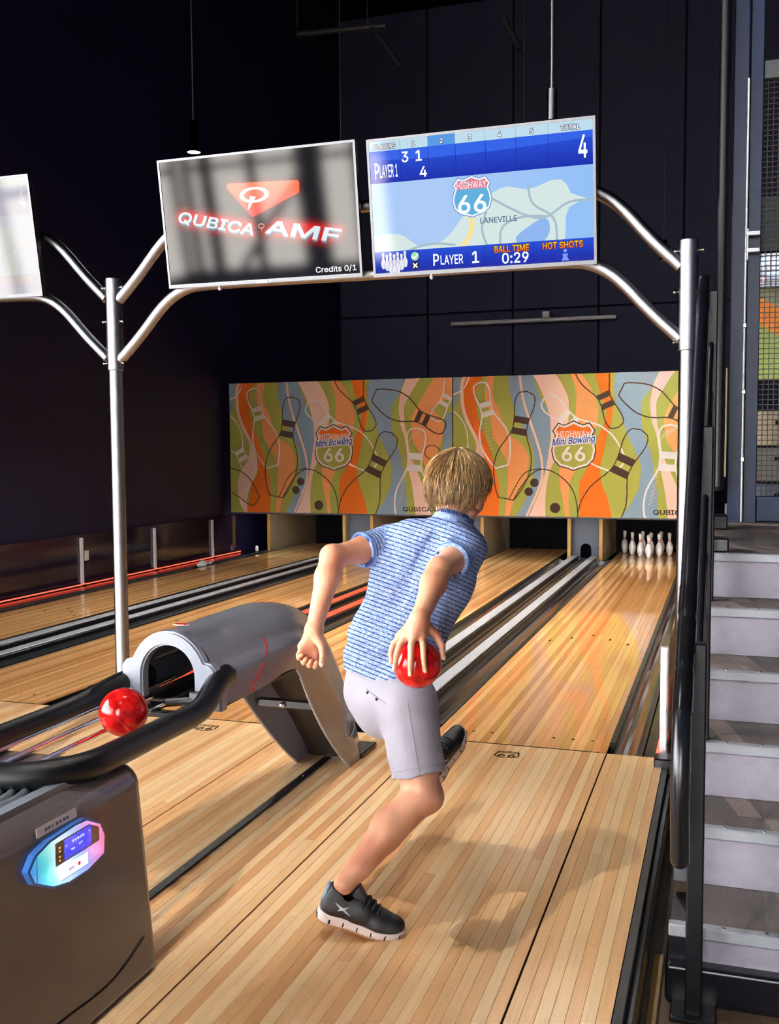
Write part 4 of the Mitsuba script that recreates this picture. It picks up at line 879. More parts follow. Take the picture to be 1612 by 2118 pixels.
def iso_mesh(f, lo, hi, h):
    """Surface nets of f = 0, evaluated finely only near the surface."""
    lo = np.array(lo, float); n = (np.ceil((np.array(hi) - lo) / (4 * h)).astype(int)) * 4
    nc = n // 4 + 1
    gc = np.stack(np.meshgrid(*[np.arange(m) for m in nc], indexing='ij'), -1).reshape(-1, 3)
    dc = f(lo + gc * 4 * h).reshape(nc).astype(np.float32)
    t = [np.linspace(0, m - 1, 4 * (m - 1) + 1) for m in nc]
    D = dc
    for ax in range(3):
        i0 = np.minimum(np.floor(t[ax]).astype(int), nc[ax] - 2); w = (t[ax] - i0).astype(np.float32)
        sh = [1, 1, 1]; sh[ax] = -1
        D = np.take(D, i0, ax) * (1 - w.reshape(sh)) + np.take(D, i0 + 1, ax) * w.reshape(sh)
    idx = np.argwhere(np.abs(D) < 7.5 * h)
    for s in range(0, len(idx), 400000):
        q = idx[s:s + 400000]; D[q[:, 0], q[:, 1], q[:, 2]] = f(lo + q * h)
    I = D < 0; N = np.array(D.shape)
    cnt = np.zeros(N - 1, np.int8)
    for c in CORN: cnt += I[c[0]:N[0] - 1 + c[0], c[1]:N[1] - 1 + c[1], c[2]:N[2] - 1 + c[2]]
    cells = np.argwhere((cnt > 0) & (cnt < 8)); vid = np.full(N - 1, -1, np.int32); vid[tuple(cells.T)] = np.arange(len(cells))
    acc = np.zeros((len(cells), 3)); num = np.zeros(len(cells))
    for a in range(8):
        for b in range(a + 1, 8):
            if np.abs(CORN[a] - CORN[b]).sum() != 1: continue
            da, db = D[tuple((cells + CORN[a]).T)], D[tuple((cells + CORN[b]).T)]; m = (da < 0) != (db < 0)
            u = da[m] / (da[m] - db[m]); acc[m] += CORN[a] + u[:, None] * (CORN[b] - CORN[a]); num[m] += 1
    V = lo + (cells + acc / num[:, None]) * h; F = []
    for ax in range(3):
        o = [np.array(x) for x in np.eye(3, dtype=int)]; u, v = o[(ax + 1) % 3], o[(ax + 2) % 3]
        A = I; sl0 = [slice(None)] * 3; sl1 = [slice(None)] * 3; sl0[ax] = slice(0, -1); sl1[ax] = slice(1, None)
        ch = np.argwhere(A[tuple(sl0)] != A[tuple(sl1)])
        ch = ch[(ch[:, (ax + 1) % 3] > 0) & (ch[:, (ax + 2) % 3] > 0) & (ch[:, (ax + 1) % 3] < N[(ax + 1) % 3] - 1) & (ch[:, (ax + 2) % 3] < N[(ax + 2) % 3] - 1)]
        q = np.stack([vid[tuple((ch - u - v).T)], vid[tuple((ch - v).T)], vid[tuple(ch.T)], vid[tuple((ch - u).T)]], 1)
        out = A[tuple(ch.T)]; q = np.where(out[:, None], q, q[:, ::-1]); F.append(q)
    F = np.vstack(F); F = F[(F >= 0).all(1)]
    e = h * 0.4                                          # settle the vertices onto the surface
    for _ in range(2):
        g = np.stack([f(V + e * a) - f(V - e * a) for a in np.eye(3)], 1) / (2 * e); d = f(V)
        V = V - np.clip(d / np.maximum((g * g).sum(1), 0.3), -h, h)[:, None] * g
    return trimesh.Trimesh(V, np.vstack([F[:, [0, 1, 2]], F[:, [0, 2, 3]]]), process=False)

P3 = lambda *a: np.array(a, float)
pelvis, waist, belly, chest, upper, c7, neck = P3(-.937, 2.805, .598), P3(-.938, 2.812, .686), P3(-.915, 2.825, .757), P3(-.847, 2.859, .921), P3(-.816, 2.898, 1.025), P3(-.770, 2.940, 1.107), P3(-.773, 2.961, 1.123)
hipR, hipL, kneeR, ankR, kneeL, ankL = P3(-.858, 2.746, .585), P3(-.961, 2.848, .563), P3(-.795, 2.686, .342), P3(-.956, 2.487, .148), P3(-.974, 3.159, .434), P3(-.962, 3.335, .258)
shR, elR, wrR = P3(-.730, 2.924, 1.014), P3(-.751, 2.705, .978), P3(-.760, 2.547, .866)
shL, elL, wrL = P3(-.963, 2.913, 1.029), P3(-1.068, 2.708, 1.006), P3(-1.092, 2.622, .808)
headC = P3(-.762, 2.962, 1.192)
def unit(v): return v / np.linalg.norm(v)
# head axes: looks down the lane, a little downward
az, pit, rol = math.radians(80), math.radians(-12), math.radians(3)
hf = P3(math.cos(az) * math.cos(pit), math.sin(az) * math.cos(pit), math.sin(pit)); hr_ = unit(np.cross(hf, (0, 0, 1))); hu = np.cross(hr_, hf)
hr_, hu = hr_ * math.cos(rol) - hu * math.sin(rol), hu * math.cos(rol) + hr_ * math.sin(rol)
HM = np.array([hr_, hf, hu])
def H(r, f, u): return headC + r * hr_ + f * hf + u * hu
latS = unit(shR - shL); latP = unit(unit(hipR - hipL) + 0.6 * latS)
TOR = [(pelvis, latP, .052, .080), (waist, unit(latP + latS * .5), .048, .074), (belly, unit(latP * .4 + latS), .052, .074), (chest, latS, .058, .078), (upper, latS, .066, .062)]
def torso(g, k=0.03):
    it = []
    for (a, la, oa, ra), (b, lb, ob, rb) in zip(TOR[:-1], TOR[1:]):
        for s in (-1, 0, 1): it.append((rcone(a + s * la * oa, b + s * lb * ob, ra + g, rb + g), k))
    it += [(rcone(upper + latS * .06, shR, .056 + g, .044 + g), k), (rcone(upper - latS * .06, shL, .056 + g, .044 + g), k), (rcone(upper, c7 - P3(0, 0, .02), .05 + g, .042 + g), k)]
    return it
def hand(pts_palm, fingers, thumb, r):
    it = [(rcone(a, b, ra, rb), .008) for a, b, ra, rb in pts_palm]
    fg = []
    for ch, rs in fingers + [thumb]:
        for a, b, ra, rb in zip(ch[:-1], ch[1:], rs[:-1], rs[1:]): fg.append(rcone(a, b, ra, rb))
    return it, fg
RPALM = [P3(-.812, 2.548, .818), P3(-.793, 2.532, .824), P3(-.771, 2.529, .826), P3(-.752, 2.541, .825)]
RF = [([RPALM[0], P3(-.832, 2.546, .797), P3(-.841, 2.545, .769), P3(-.836, 2.542, .748)], [.0085, .0080, .0072, .0058]),
      ([RPALM[1], P3(-.808, 2.522, .800), P3(-.812, 2.507, .772), P3(-.816, 2.508, .741)], [.0092, .0085, .0076, .0060]),
      ([RPALM[2], P3(-.773, 2.512, .800), P3(-.770, 2.499, .768), P3(-.772, 2.500, .730)], [.0096, .0088, .0078, .0062]),
      ([RPALM[3], P3(-.744, 2.524, .803), P3(-.738, 2.510, .774), P3(-.735, 2.510, .738)], [.0094, .0086, .0077, .0060])]
RT = ([P3(-.748, 2.568, .846), P3(-.722, 2.578, .818), P3(-.706, 2.576, .790), P3(-.703, 2.572, .762)], [.0135, .0115, .0092, .0070])
LK = [P3(-1.126, 2.618, .760), P3(-1.117, 2.628, .747), P3(-1.106, 2.635, .742), P3(-1.092, 2.637, .744)]
LF = [([LK[0], P3(-1.133, 2.606, .736), P3(-1.126, 2.592, .731), P3(-1.116, 2.592, .742)], [.0085, .0080, .0070, .0058]),
      ([LK[1], P3(-1.121, 2.611, .720), P3(-1.112, 2.594, .718), P3(-1.104, 2.591, .731)], [.0092, .0085, .0075, .0060]),
      ([LK[2], P3(-1.106, 2.615, .711), P3(-1.097, 2.596, .711), P3(-1.090, 2.592, .725)], [.0096, .0088, .0077, .0062]),
      ([LK[3], P3(-1.089, 2.620, .710), P3(-1.081, 2.601, .708), P3(-1.075, 2.596, .721)], [.0094, .0086, .0076, .0060])]
LT = ([P3(-1.078, 2.610, .788), P3(-1.061, 2.603, .765), P3(-1.056, 2.598, .742), P3(-1.060, 2.594, .717)], [.0135, .0110, .0092, .0068])
def body_items():
    it = torso(-.006)
    it += [(rcone(c7 - P3(0, 0, .02), H(0, -.012, -.05), .045, .043), .025), (rcone(H(0, -.005, -.12), H(0, .0, -.05), .042, .045), .02)]
    # head
    hd = [(ellip(H(0, -.006, .02), (.071, .090, .084), HM), .02), (ellip(H(0, .030, -.045), (.054, .060, .070), HM), .03), (ball_(H(0, .066, -.098), .019), .025)]
    for s in (-1, 1):
        hd += [(rcone(H(s * .046, .005, -.066), H(s * .010, .066, -.098), .017, .014), .025), (ball_(H(s * .040, .062, -.035), .022), .02), (rcone(H(s * .036, .080, .006), H(s * .008, .086, .004), .009, .008), .012),
               (ellip(H(s * .076, -.004, -.026), (.010, .019, .031), HM), .006), (ellip(H(s * .083, -.012, -.020), (.006, .013, .022), HM), .006)]
    hd += [(rcone(H(0, .088, -.008), H(0, .102, -.044), .007, .0095), .010), (rcone(H(-.011, .093, -.048), H(.011, .093, -.048), .007, .007), .008), (rcone(H(-.018, .082, -.070), H(.018, .082, -.070), .006, .006), .008), (rcone(H(-.014, .081, -.079), H(.014, .081, -.079), .0065, .0065), .008)]
    it += [(blend(hd), .012)]
    # arms
    for sh, el, wr, bend in ((shR, elR, wrR, P3(.01, -.004, .012)), (shL, elL, wrL, P3(-.012, -.002, .012))):
        fm = el * .72 + wr * .28
        it += [(rcone(sh, el * .5 + sh * .5, .044, .037), .02), (rcone(el * .5 + sh * .5, el, .037, .0315), .02), (ball_(el + bend * .3, .026), .02), (rcone(el, fm, .032, .0345), .018), (rcone(fm, wr, .0345, .0225), .018)]
    # legs
    for hp, kn, an, back in ((hipR, kneeR, ankR, P3(-.035, -.015, .012)), (hipL, kneeL, ankL, P3(-.01, -.035, -.01))):
        cf_ = kn * .62 + an * .38 + back * .45
        it += [(rcone(hp, kn, .078, .052), .03), (rcone(kn, kn * .55 + an * .45, .047, .040), .02), (rcone(kn * .85 + an * .15 + back * .3, cf_, .036, .038), .03), (rcone(cf_, an * .8 + kn * .2, .037, .030), .03), (rcone(kn * .5 + an * .5, an, .036, .029), .02),
               (ball_(kn - back * .55, .036), .025)]
    return it
RA, RB = RPALM[0], RPALM[3]
palmR = [(rcone(wrR, RPALM[i], .021, .0125), .012) for i in range(4)] + [(rcone(RPALM[i], RPALM[i + 1], .0118, .0118), .010) for i in range(3)] + [(rcone(wrR, RT[0][0], .020, .0135), .012)]
palmL = [(rcone(wrL, LK[i], .0205, .0125), .012) for i in range(4)] + [(rcone(LK[i], LK[i + 1], .0115, .0115), .010) for i in range(3)] + [(rcone(wrL, LT[0][0], .020, .0135), .012)]
def chain(c): return [(rcone(a, b, ra, rb), .002) for a, b, ra, rb in zip(c[0][:-1], c[0][1:], c[1][:-1], c[1][1:])]
BALL_IN_HAND = P3(-.775, 2.574, .740)
body_base = blend(body_items() + palmR + palmL)
fingers_all = [blend(chain(c)) for c in RF + [RT] + LF + [LT]]
def body_f(p):
    d = body_base(p)
    F = None
    for g in fingers_all:
        e = g(p); d2 = smin(d, e, .006) if F is None else d2
        F = e if F is None else np.minimum(F, e)
    d = smin(d, F, .006)
    return np.maximum(d, BALL_R - 0.0003 - np.linalg.norm(p - BALL_IN_HAND, axis=1))

def skin_fn(p, n, uv):
    v = mikit.fbm(p.x * 60, p.y * 60, p.z * 60, 3); w = mikit.fbm(p.x * 14, p.y * 14, p.z * 14, 2)
    c = mikit.mix(C3(lin(204, 148, 116)), C3(lin(188, 124, 94)), mikit.smoothstep(.35, .75, w))
    for q, r in ((elR, .035), (elL, .03), (kneeR, .045), (RPALM[1], .02), (LK[1], .03)):
        d = dr.sqrt(dr.square(p.x - q[0]) + dr.square(p.y - q[1]) + dr.square(p.z - q[2]))
        c = mikit.mix(c, C3(lin(212, 128, 104)), 0.4 * (1 - mikit.smoothstep(r * .4, r * 1.5, d)))
    return c * (0.94 + 0.12 * v)
mat('skin', {'type': 'principled', 'base_color': mikit.proc(skin_fn), 'roughness': 0.48, 'specular': 0.4, 'sheen': 0.15})
ps = thing('person', 'boy in blue striped shirt and light grey shorts, mid-stride, swinging a red bowling ball', 'person')
bm_ = iso_mesh(body_f, (-1.19, 2.36, .06), (-.64, 3.40, 1.31), .0034)
put('body', bm_, 'skin', ps, smooth=True)
for s in (-1, 1):
    e = trimesh.creation.icosphere(subdivisions=3, radius=.0115); e.apply_translation(H(s * .031, .078, -.012)); ek = put('eye', e, 'white_paint', ps, smooth=True)
    e = trimesh.creation.icosphere(subdivisions=2, radius=.0055); e.apply_translation(H(s * .031, .0862, -.012)); put('iris', e, 'channel_brown', ek, smooth=True)
    put('eyebrow', tube(smoothline([H(s * .016, .0915, .010), H(s * .032, .0905, .016), H(s * .048, .079, .010)], 10), [.0022] * 9 + [.0012, .001], 6), 'hair_base', ps)
def nail(tip, prev, out, w):
    a = unit(tip - prev); s = unit(np.cross(a, out)); o = unit(np.cross(s, a))
    m = trimesh.creation.icosphere(subdivisions=2); m.apply_scale((w * .72, w * .95, .0012)); M = np.eye(4); M[:3, 0], M[:3, 1], M[:3, 2], M[:3, 3] = s, a, o, tip + o * w * .92 + a * .001; m.apply_transform(M); return m
mat('nail', {'type': 'roughplastic', 'diffuse_reflectance': srgb(236, 190, 172), 'alpha': 0.12})
for c in RF: put('fingernail', nail(c[0][-1], c[0][-2], unit(c[0][-1] - BALL_IN_HAND), c[1][-1]), 'nail', ps, smooth=True)
put('fingernail', nail(RT[0][-1], RT[0][-2], P3(.7, -.7, .1), RT[1][-1]), 'nail', ps, smooth=True)
put('fingernail', nail(LT[0][-1], LT[0][-2], P3(.5, -.8, 0), LT[1][-1]), 'nail', ps, smooth=True)

# hair: a shell over the skull with combed ridges, and loose strands on top
def Hl(p): return (p - headC) @ HM.T
def hair_f(p):
    q = Hl(p); r, f, u = q[:, 0], q[:, 1], q[:, 2]
    d = ellip((0, -.008, .026), (.083, .101, .094))(q); d = smin(smin(d, ellip((0, -.048, -.035), (.062, .054, .062))(q), .03), ellip((0, -.046, -.078), (.050, .044, .055))(q), .03)
    for s in (-1, 1): d = smin(d, ellip((s * .057, -.010, .016), (.026, .060, .044))(q), .02)
    ang = np.arctan2(r - .01, -(f + .0) + .04 * 0) ; rad = np.hypot(r, f + .05)
    comb = meshkit.noise(np.c_[np.arctan2(r, f + .055) * 11, u * 7, rad * 6]) - .5; comb2 = meshkit.noise(np.c_[np.arctan2(r, f + .055) * 34, u * 9, rad * 8 + 5]) - .5
    d = d + comb * .010 + comb2 * .005
    cut = (1.05 * (f + .08) - .122 + .034 * (meshkit.noise(np.c_[r * 120, f * 120, u * 20]) - .5) - .010) - u
    cut = np.maximum(cut, (f - .066) * .9 - (u - .075) * 1.0)
    tp = np.clip((cut + .045) / .045, 0, 1); d = d + .013 * tp * tp
    return smax(d, cut * .75, .006)
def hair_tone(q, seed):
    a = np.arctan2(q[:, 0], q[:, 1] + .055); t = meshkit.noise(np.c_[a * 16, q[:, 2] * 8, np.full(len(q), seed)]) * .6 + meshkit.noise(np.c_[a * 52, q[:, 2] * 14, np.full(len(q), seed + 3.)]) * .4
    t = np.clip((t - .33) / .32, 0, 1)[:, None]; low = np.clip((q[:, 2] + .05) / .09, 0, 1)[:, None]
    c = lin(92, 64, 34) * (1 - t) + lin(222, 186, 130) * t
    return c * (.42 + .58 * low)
mat('hair_base', {'type': 'principled', 'base_color': srgb(150, 116, 70), 'roughness': 0.5, 'specular': 0.4})
mat('hair_mix', {'type': 'twosided', 'b': {'type': 'principled', 'base_color': {'type': 'mesh_attribute', 'name': 'vertex_color'}, 'roughness': 0.38, 'specular': 0.5, 'sheen': 0.2}})
hm = iso_mesh(hair_f, headC - .135, headC + .145, .0025)
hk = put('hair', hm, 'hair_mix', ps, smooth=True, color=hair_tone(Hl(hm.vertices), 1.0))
hrng = np.random.default_rng(11); vs = np.array(hm.vertices); q = Hl(vs); ok = np.where((q[:, 2] > -.02) & (np.linalg.norm(q / (.086, .104, .097), axis=1) > .9))[0]
SV, SF, SC_ = [], [], []; nv = 0
hn = np.array(hm.vertex_normals)
for i in hrng.choice(ok, 3200):
    p0 = vs[i] + hn[i] * .0005; L = hrng.uniform(.03, .075); pts = [p0]
    for st_ in range(5):
        ql = Hl(pts[-1][None])[0]; out = unit(ql / np.array([.086, .104, .097]) ** 2)
        away = P3(ql[0], ql[1] + .05, 0); away = away / (np.linalg.norm(away) + .02)
        dn = P3(0, 0, -1.0) + away * (.8 if ql[2] > .06 else .05) + hrng.normal(0, .12, 3)
        dn = dn - out * (dn @ out) * .92; dn = unit(dn)
        nx = ql + dn * L / 5; k0 = np.linalg.norm((nx - P3(0, -.008, .026)) / P3(.0885, .1065, .0995))
        if nx[2] > -.005 and k0 < 1: nx = P3(0, -.008, .026) + (nx - P3(0, -.008, .026)) / k0
        if nx[2] < 1.05 * (nx[1] + .08) - .132: break
        pts.append(headC + nx @ HM)
    if len(pts) < 3: continue
    pts = np.array(pts); m = tube(pts, np.linspace(.0015, .0004, len(pts)), 3, caps=False)
    SV.append(m.vertices); SF.append(m.faces + nv); nv += len(m.vertices)
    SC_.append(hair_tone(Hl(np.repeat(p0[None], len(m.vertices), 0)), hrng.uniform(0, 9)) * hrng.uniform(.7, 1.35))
put('strands', trimesh.Trimesh(np.vstack(SV), np.vstack(SF), process=False), 'hair_mix', hk, smooth=True, color=np.clip(np.vstack(SC_), 0, 1), kind='stuff')

# shirt
TAX = unit(c7 - pelvis)
slR, slL = shR * .46 + elR * .54, shL * .50 + elL * .50
aR, aL = unit(elR - shR), unit(elL - shL)
sh_tor = blend(torso(.012, .035) + [(rcone(pelvis - TAX * .08, pelvis, .098, .094), .05)])
sleeveR, sleeveL = rcone(shR - aR * .0, shR + aR * .2, .055, .0485), rcone(shL, shL + aL * .2, .055, .0475)
HEM = pelvis + TAX * .022
CRE = [(P3(-.795, 2.84, 1.05), P3(-.965, 2.68, .74), .014, .0085), (P3(-.80, 2.745, .93), P3(-.935, 2.69, .66), .012, .006), (P3(-.73, 2.835, 1.04), P3(-.77, 2.765, .96), .012, .006), (P3(-.77, 2.755, .905), P3(-.80, 2.74, .68), .012, .005), (P3(-.93, 2.76, .90), P3(-1.0, 2.76, .70), .012, .004)]
def shirt_solid(p):
    d = smin(sh_tor(p), np.maximum(sleeveR(p), (p - slR) @ aR), .022); d = smin(d, np.maximum(sleeveL(p), (p - slL) @ aL), .022)
    for a, b, w, h in CRE:
        ba = b - a; t = np.clip((p - a) @ ba / (ba @ ba), 0, 1); e = np.linalg.norm(p - a - t[:, None] * ba, axis=1)
        d = d + h * np.exp(-(np.maximum(e - .012, 0) / w) ** 2)
    d = d + .010 * (meshkit.fbm(np.c_[p[:, 0] * 11 + p[:, 2] * 7, p[:, 1] * 11, p[:, 2] * 9 - p[:, 0] * 4], 3) - .5) + .004 * np.sin((p @ TAX) * 70 + 9 * meshkit.noise(p * 6)) * np.exp(-((p - waist) @ TAX / .07) ** 2)
    return d
def shirt_f(p):
    d = shirt_solid(p)
    hem = -((p - HEM) @ TAX + .004 * np.sin(p[:, 0] * 40)); neckcut = (p - (c7 + TAX * .008)) @ unit(TAX + P3(0, -.25, .3))
    inner = -(d + .0055)
    ends = np.maximum.reduce([hem, neckcut])
    return np.maximum(np.maximum(d, ends), inner)
sm_ = iso_mesh(shirt_f, (-1.09, 2.66, .52), (-.62, 3.06, 1.17), .0030)
v = np.array(sm_.vertices)
s_t = (v - pelvis) @ TAX; dT, dR, dL = sh_tor(v), sleeveR(v), sleeveL(v)
s_t = s_t + .10 * (((v - chest) @ latS) ** 2) + .10 * ((v - pelvis) @ latS) * 0
u_ = np.where((dR < dT - .004) & ((v - shR) @ aR > .02), (v - shR) @ aR * 1.0 + 3.003, np.where((dL < dT - .004) & ((v - shL) @ aL > .02), (v - shL) @ aL + 6.003, s_t))
SPACE = .0122
def shirt_fn(p, n, uv):
    x = uv.x / SPACE; fr = x - dr.floor(x); ln = 1 - mikit.smoothstep(.10, .17, dr.abs(fr - .5))
    dash = mikit.smoothstep(.30, .42, mikit.noise(p.x * 420 + p.y * 200, p.z * 40 + dr.floor(x) * 3, 1.0))
    m = mikit.noise(p.x * 520, p.z * 520, p.y * 520); m2 = mikit.fbm(p.x * 150, p.z * 330, p.y * 150, 2)
    c = mikit.mix(C3(lin(98, 126, 176)), C3(lin(170, 184, 212)), mikit.smoothstep(.3, .75, m * .5 + m2 * .5))
    return mikit.mix(c, C3(lin(26, 42, 96)), ln * (.55 + .45 * dash) * .92)
matte('shirt_cloth', mikit.proc(shirt_fn))
sk = put('shirt', sm_, 'shirt_cloth', ps, smooth=True, uv=np.c_[u_, np.zeros(len(v))])
def rim(center, axis, f, r0, n=48):
    a = unit(np.cross(axis, (.2, .3, .9))); b = np.cross(axis, a); out = []
    for t in np.linspace(0, 2 * np.pi, n + 1)[:-1]:
        d_ = a * math.cos(t) + b * math.sin(t); lo_, hi_ = 0.0, r0
        for _ in range(24):
            mid = (lo_ + hi_) / 2
            if f((center + d_ * mid)[None])[0] < 0: lo_ = mid
            else: hi_ = mid
        out.append(center + d_ * lo_)
    return np.array(out)
matte('shirt_edge', srgb(84, 114, 176))
put('cuff', tube(rim(slR - aR * .003, aR, sleeveR, .09), .0032, 8, closed=True), 'shirt_edge', sk, smooth=True)
put('cuff', tube(rim(slL - aL * .003, aL, sleeveL, .09), .0032, 8, closed=True), 'shirt_edge', sk, smooth=True)
# collar: a folded band round the neck
cx_ = unit(TAX + P3(0, .10, .35)); cc = c7 - TAX * .004 + P3(0, .008, .0)
c_a = unit(latS - cx_ * (latS @ cx_)); c_b = np.cross(cx_, c_a)
secs = []
for t in np.linspace(0, 2 * np.pi, 49)[:-1]:
    d_ = c_a * math.cos(t) * 1.0 + c_b * math.sin(t) * 1.08; wv = .002 * math.sin(3 * t)
    secs.append([cc + d_ * (.0495 + wv) + cx_ * .020, cc + d_ * (.0545 + wv) + cx_ * .019, cc + d_ * (.068 + wv) - cx_ * .014, cc + d_ * (.065 + wv) - cx_ * .016, cc + d_ * .053 + cx_ * .012, cc + d_ * .049 - cx_ * .01])
secs.append(secs[0])
cm_ = loft(secs, caps=False)
put('collar', cm_, 'shirt_cloth', sk, smooth=50, )
scene[sk + '__collar'] = mikit.ply(cm_, 'shirt_cloth', smooth=True, uv=np.c_[np.tile([.004, .008, .016, .020, .004, .004], len(secs)) + 9.0, np.zeros(len(secs) * 6)])

# shorts
thR, thL = unit(kneeR - hipR), unit(kneeL - hipL)
heR, heL = hipR + thR * .205, hipL + thL * .235
def shorts_solid(p):
    d = blend([(rcone(pelvis - latP * .05, hipL, .088, .084), .03), (rcone(pelvis + latP * .05, hipR, .088, .086), .03), (rcone(pelvis + TAX * .06, pelvis, .090, .094), .04), (rcone(waist - unit(latP + latS * .5) * .048, pelvis - latP * .052, .079, .087), .03), (rcone(waist + unit(latP + latS * .5) * .048, pelvis + latP * .052, .079, .087), .03), (rcone(pelvis - P3(0, .03, .02), pelvis - P3(0.0, .03, .05), .085, .08), .04)])(p)
    lR = np.maximum(rcone(hipR, hipR + thR * .26, .086, .074)(p), (p - heR) @ thR - .003 * np.sin(p[:, 0] * 60)); lL = np.maximum(rcone(hipL, hipL + thL * .3, .084, .078)(p), (p - heL) @ thL)
    d = smin(smin(d, lR, .018), lL, .018)
    fold = np.sin((p @ unit(P3(.5, .1, .85))) * 95 + 7 * meshkit.noise(p * 9)) * np.exp(-((p - (hipR * .6 + heR * .4)) ** 2).sum(1) / .012)
    return d + .0022 * fold + .005 * (meshkit.fbm(p * (14, 14, 6), 3) - .5)
def shorts_f(p):
    d = shorts_solid(p); top = (p - (pelvis + TAX * .080)) @ TAX
    return np.maximum(np.maximum(d, top), -(d + .006))
so = iso_mesh(shorts_f, (-1.14, 2.60, .36), (-.70, 3.13, .76), .0031)
mat('shorts_cloth', {'type': 'principled', 'base_color': mikit.proc(lambda p, n, uv: C3(lin(142, 139, 149)) * (.93 + .14 * mikit.noise(p.x * 700, p.y * 700, p.z * 260))), 'roughness': .85, 'specular': .2, 'sheen': .3})
sok = put('shorts', so, 'shorts_cloth', ps, smooth=True)
def on_surface(f, p, d, reach=.2):
    """The first point outside-in from p + d * reach where f < 0."""
    t = np.linspace(reach, 0, 400); q = p + d * t[:, None]; i = np.argmax(f(q) < 0)
    return q[i]
vd = unit(P3(.30, -.95, .1))
sm_pts = np.array([on_surface(shorts_solid, hipR + thR * t + P3(.004, 0, 0), vd) + vd * .0004 for t in np.linspace(-.02, .2, 24)])
plastic('shorts_seam', srgb(128, 126, 136), .4)
put('seam', tube(smoothline(sm_pts, 40), .0012, 6), 'shorts_seam', sok)
heml = rim(heR - thR * .022, thR, shorts_solid, .13, 60)
put('hem_stitch', tube(heml + 0.0, .0009, 5, closed=True), 'shorts_seam', sok)
pk = np.array([on_surface(shorts_solid, P3(-.93, 2.78, .60) + P3(.018, -.004, -.008) * k, unit(P3(-.1, -.97, .2))) + P3(0, -.0008, 0) for k in np.linspace(-1.5, 2.6, 12)])
put('back_pocket', tube(pk, .0017, 6), 'shorts_seam', sok)
for k_ in (1, 6):
    b_ = trimesh.creation.icosphere(subdivisions=2, radius=.0042); b_.apply_translation(pk[k_] + P3(0, -.001, -.006)); put('button', b_, 'black_trim', sok)

# shoes
def foot_outline(n=72, grow=0.0):
    c = [(0, 0), (.004, .020), (.022, .031), (.06, .031), (.10, .033), (.15, .042), (.185, .044), (.215, .036), (.238, .018), (.244, 0), (.238, -.020), (.215, -.034), (.18, -.041), (.14, -.038), (.10, -.031), (.06, -.030), (.022, -.031), (.004, -.020)]
    p = smoothline(c, n, True); return np.array(sg.Polygon(p).buffer(grow).exterior.coords)[:-1] if grow else p
def bend_sole(v):
    v = v.copy(); x = v[:, 0]; v[:, 2] += 2.4 * np.maximum(0, x - .165) ** 2 + 1.2 * np.maximum(0, .04 - x) ** 2; return v
OUT = foot_outline()
cen = np.array([.115, 0])
def ring_at(s, z): return np.c_[cen + (OUT - cen) * s, np.full(len(OUT), z)]
def sole_top(x): return .036 - .05 * np.clip(x, 0, .2)
sole_m = loft([ring_at(.93, .006), ring_at(.99, .009), ring_at(1.0, .016)] + [np.c_[(cen + (OUT - cen) * s), sole_top(OUT[:, 0]) + dz] for s, dz in ((1.01, -.006), (.985, 0), (.9, .001))])
outsole_m = loft([ring_at(.90, 0), ring_at(.945, .002), ring_at(.945, .007), ring_at(.8, .0075)])
for m in (sole_m, outsole_m): m.vertices = bend_sole(np.array(m.vertices))
up_it = blend([(rcone((.036, 0, .055), (.042, 0, .098), .031, .029), .012), (rcone((.04, 0, .05), (.11, 0, .054), .032, .034), .02), (rcone((.07, 0, .078), (.12, 0, .066), .026, .028), .02), (rcone((.11, .003, .05), (.17, .003, .038), .036, .034), .02), (rcone((.165, .012, .034), (.205, .004, .030), .026, .024), .02), (rcone((.165, -.012, .034), (.205, -.006, .030), .026, .024), .02), (rcone((.20, 0, .03), (.216, 0, .028), .024, .021), .02)])
def upper_f(p):
    p0 = p.copy(); p0[:, 2] -= 2.0 * np.maximum(0, p[:, 0] - .165) ** 2
    d = up_it(p0); d = np.maximum(d, .022 - .02 * np.clip(p0[:, 0], 0, .2) - p0[:, 2])
    hole = rcone((.066, 0, .07), (.058, 0, .16), .026, .030)(p0)
    d = smax(d, -hole, .004)
    return smax(d, p0[:, 2] - (.108 - .30 * np.clip(p0[:, 0] - .02, 0, .04) + .55 * np.clip(p0[:, 0] - .075, 0, .03)), .004)
up_m = iso_mesh(upper_f, (-.004, -.056, .0), (.252, .056, .13), .0028)
plastic('shoe_black', mikit.proc(lambda p, n, uv: C3(lin(14, 15, 19)) * (.7 + .6 * mikit.noise(p.x * 900, p.y * 900, p.z * 900))), .35)
plastic('sole_white', srgb(226, 212, 206), .3); plastic('sole_brown', srgb(170, 126, 78), .35); plastic('lace_black', srgb(30, 32, 40), .4); plastic('shoe_tab', srgb(120, 150, 186), .3)
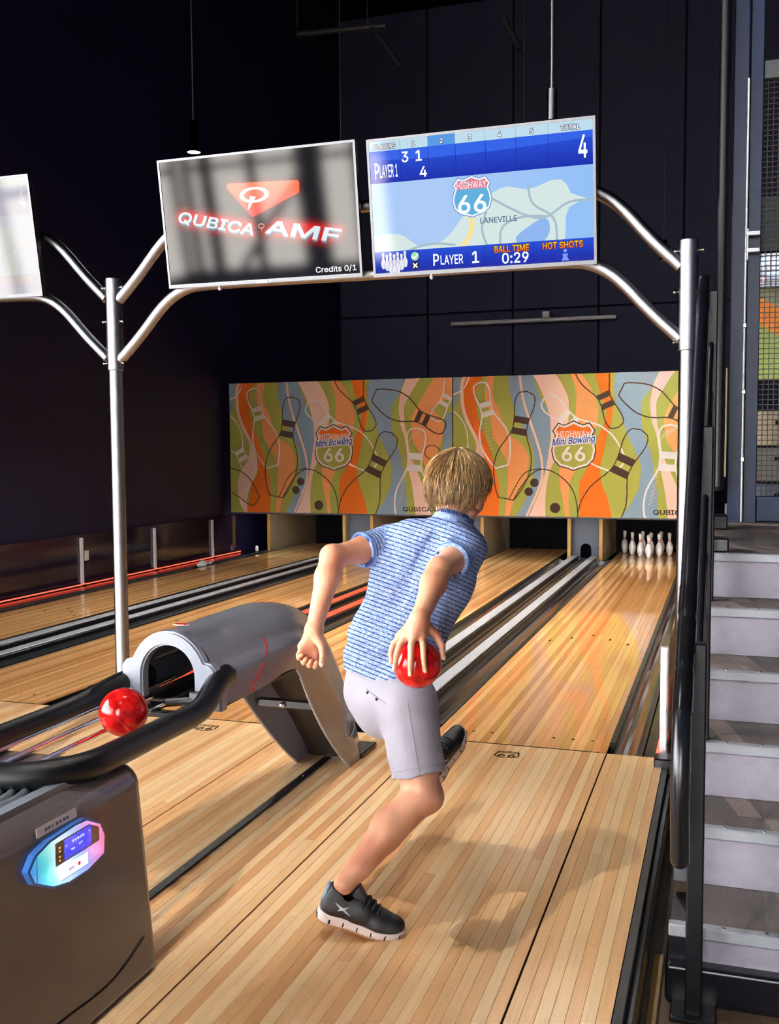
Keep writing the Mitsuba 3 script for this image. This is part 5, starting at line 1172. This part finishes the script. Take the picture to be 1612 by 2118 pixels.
def shoe(label, M, side):
    """side: -1 shows the outer marks on local -y."""
    k = numbered(ps + '__shoe'); scene[k] = mikit.ply(up_m, 'shoe_black', smooth=True, to_world=T(M)); tag(k, label)
    def sub(n_, m, b, **kw): return put(n_, m, b, k, to_world=T(M), **kw)
    sub('sole', sole_m, 'sole_white', smooth=40); sub('outsole', outsole_m, 'sole_brown', smooth=40)
    sub('tongue', hull_round([(.082, -.016, .100, .005), (.082, .016, .100, .005), (.090, -.014, .122, .004), (.090, .014, .122, .004), (.13, -.012, .078, .004), (.13, .012, .078, .004)]), 'lace_black', smooth=True)
    def top(x, y):
        return on_surface(upper_f, P3(x, y, .02), P3(0, 0, 1), .12)
    for i, x in enumerate((.108, .124, .140, .156)):
        sub('lace', tube(smoothline([top(x, -.024) + (0, 0, .001), top(x + .004, -.01) + (0, 0, .003), top(x + .006, .01) + (0, 0, .003), top(x + .002, .024) + (0, 0, .001)], 12), .0028, 6), 'lace_black', smooth=True)
    sub('bow', tube(smoothline([(.104, 0, .100), (.095, .03, .103), (.098, .04, .085), (.106, .012, .098), (.112, -.018, .1), (.11, -.042, .082), (.104, -.02, .098)], 30), .0022, 6), 'lace_black', smooth=True)
    sub('heel_tab', hull_round([(.006, -.007, .055, .004), (.006, .007, .055, .004), (.011, -.007, .104, .004), (.011, .007, .104, .004)]), 'shoe_tab', smooth=True)
    for sgn in (-1, 1):
        def pr_(x, z):
            return on_surface(upper_f, P3(x, 0, z), P3(0, sgn, 0), .06) + P3(0, sgn * .0006, 0)
        for a_, b_ in (((.040, .074), (.088, .050)), ((.050, .056), (.078, .072))):
            pts = np.array([pr_(a_[0] + (b_[0] - a_[0]) * t, a_[1] + (b_[1] - a_[1]) * t) for t in np.linspace(0, 1, 10)])
            sub('side_mark', tube(pts, np.array([.0008, .002, .003, .0032, .0032, .003, .0028, .002, .0014, .0006]), 6), 'label_white')
    sl = []
    i_ = np.arange(0, len(OUT), 5)
    for j in i_:
        o_ = OUT[j]; n_ = unit(o_ - cen); m = box(-.0012, .0012, -.004, .004, 0, .012); m.apply_transform(trimesh.transformations.rotation_matrix(math.atan2(n_[1], n_[0]) - math.pi / 2, (0, 0, 1)))
        m.vertices = bend_sole(np.array(m.vertices) + (o_[0] - n_[0] * .0025, o_[1] - n_[1] * .0025, .010)); sub('sole_slit', m, 'black_trim')
def shoe_matrix(toe_dir, up, ref_local, ref_world):
    x = unit(toe_dir); y = unit(np.cross(up, x)); z = np.cross(x, y); M = np.eye(4); M[:3, 0], M[:3, 1], M[:3, 2] = x, y, z
    M[:3, 3] = np.array(ref_world) - M[:3, :3] @ np.array(ref_local); return M
MR = shoe_matrix(P3(.925, .305, -.285), P3(.22, -.03, .97), (.172, 0, 0), (-.880, 2.528, .001))
shoe('black running shoe of the trailing foot, heel lifted off the floor', MR, -1)
ML = shoe_matrix(P3(.30, .80, .66), P3(-.25, -.55, .80), (.06, 0, .09), ankL + P3(.006, .004, -.012))
shoe('black running shoe of the forward foot, toe up', ML, 1)
put('bowling_ball', bs, 'ball_red', smooth=True, to_world=T().translate(BALL_IN_HAND.tolist()), label="red bowling ball held in the boy's right hand", category='bowling ball')
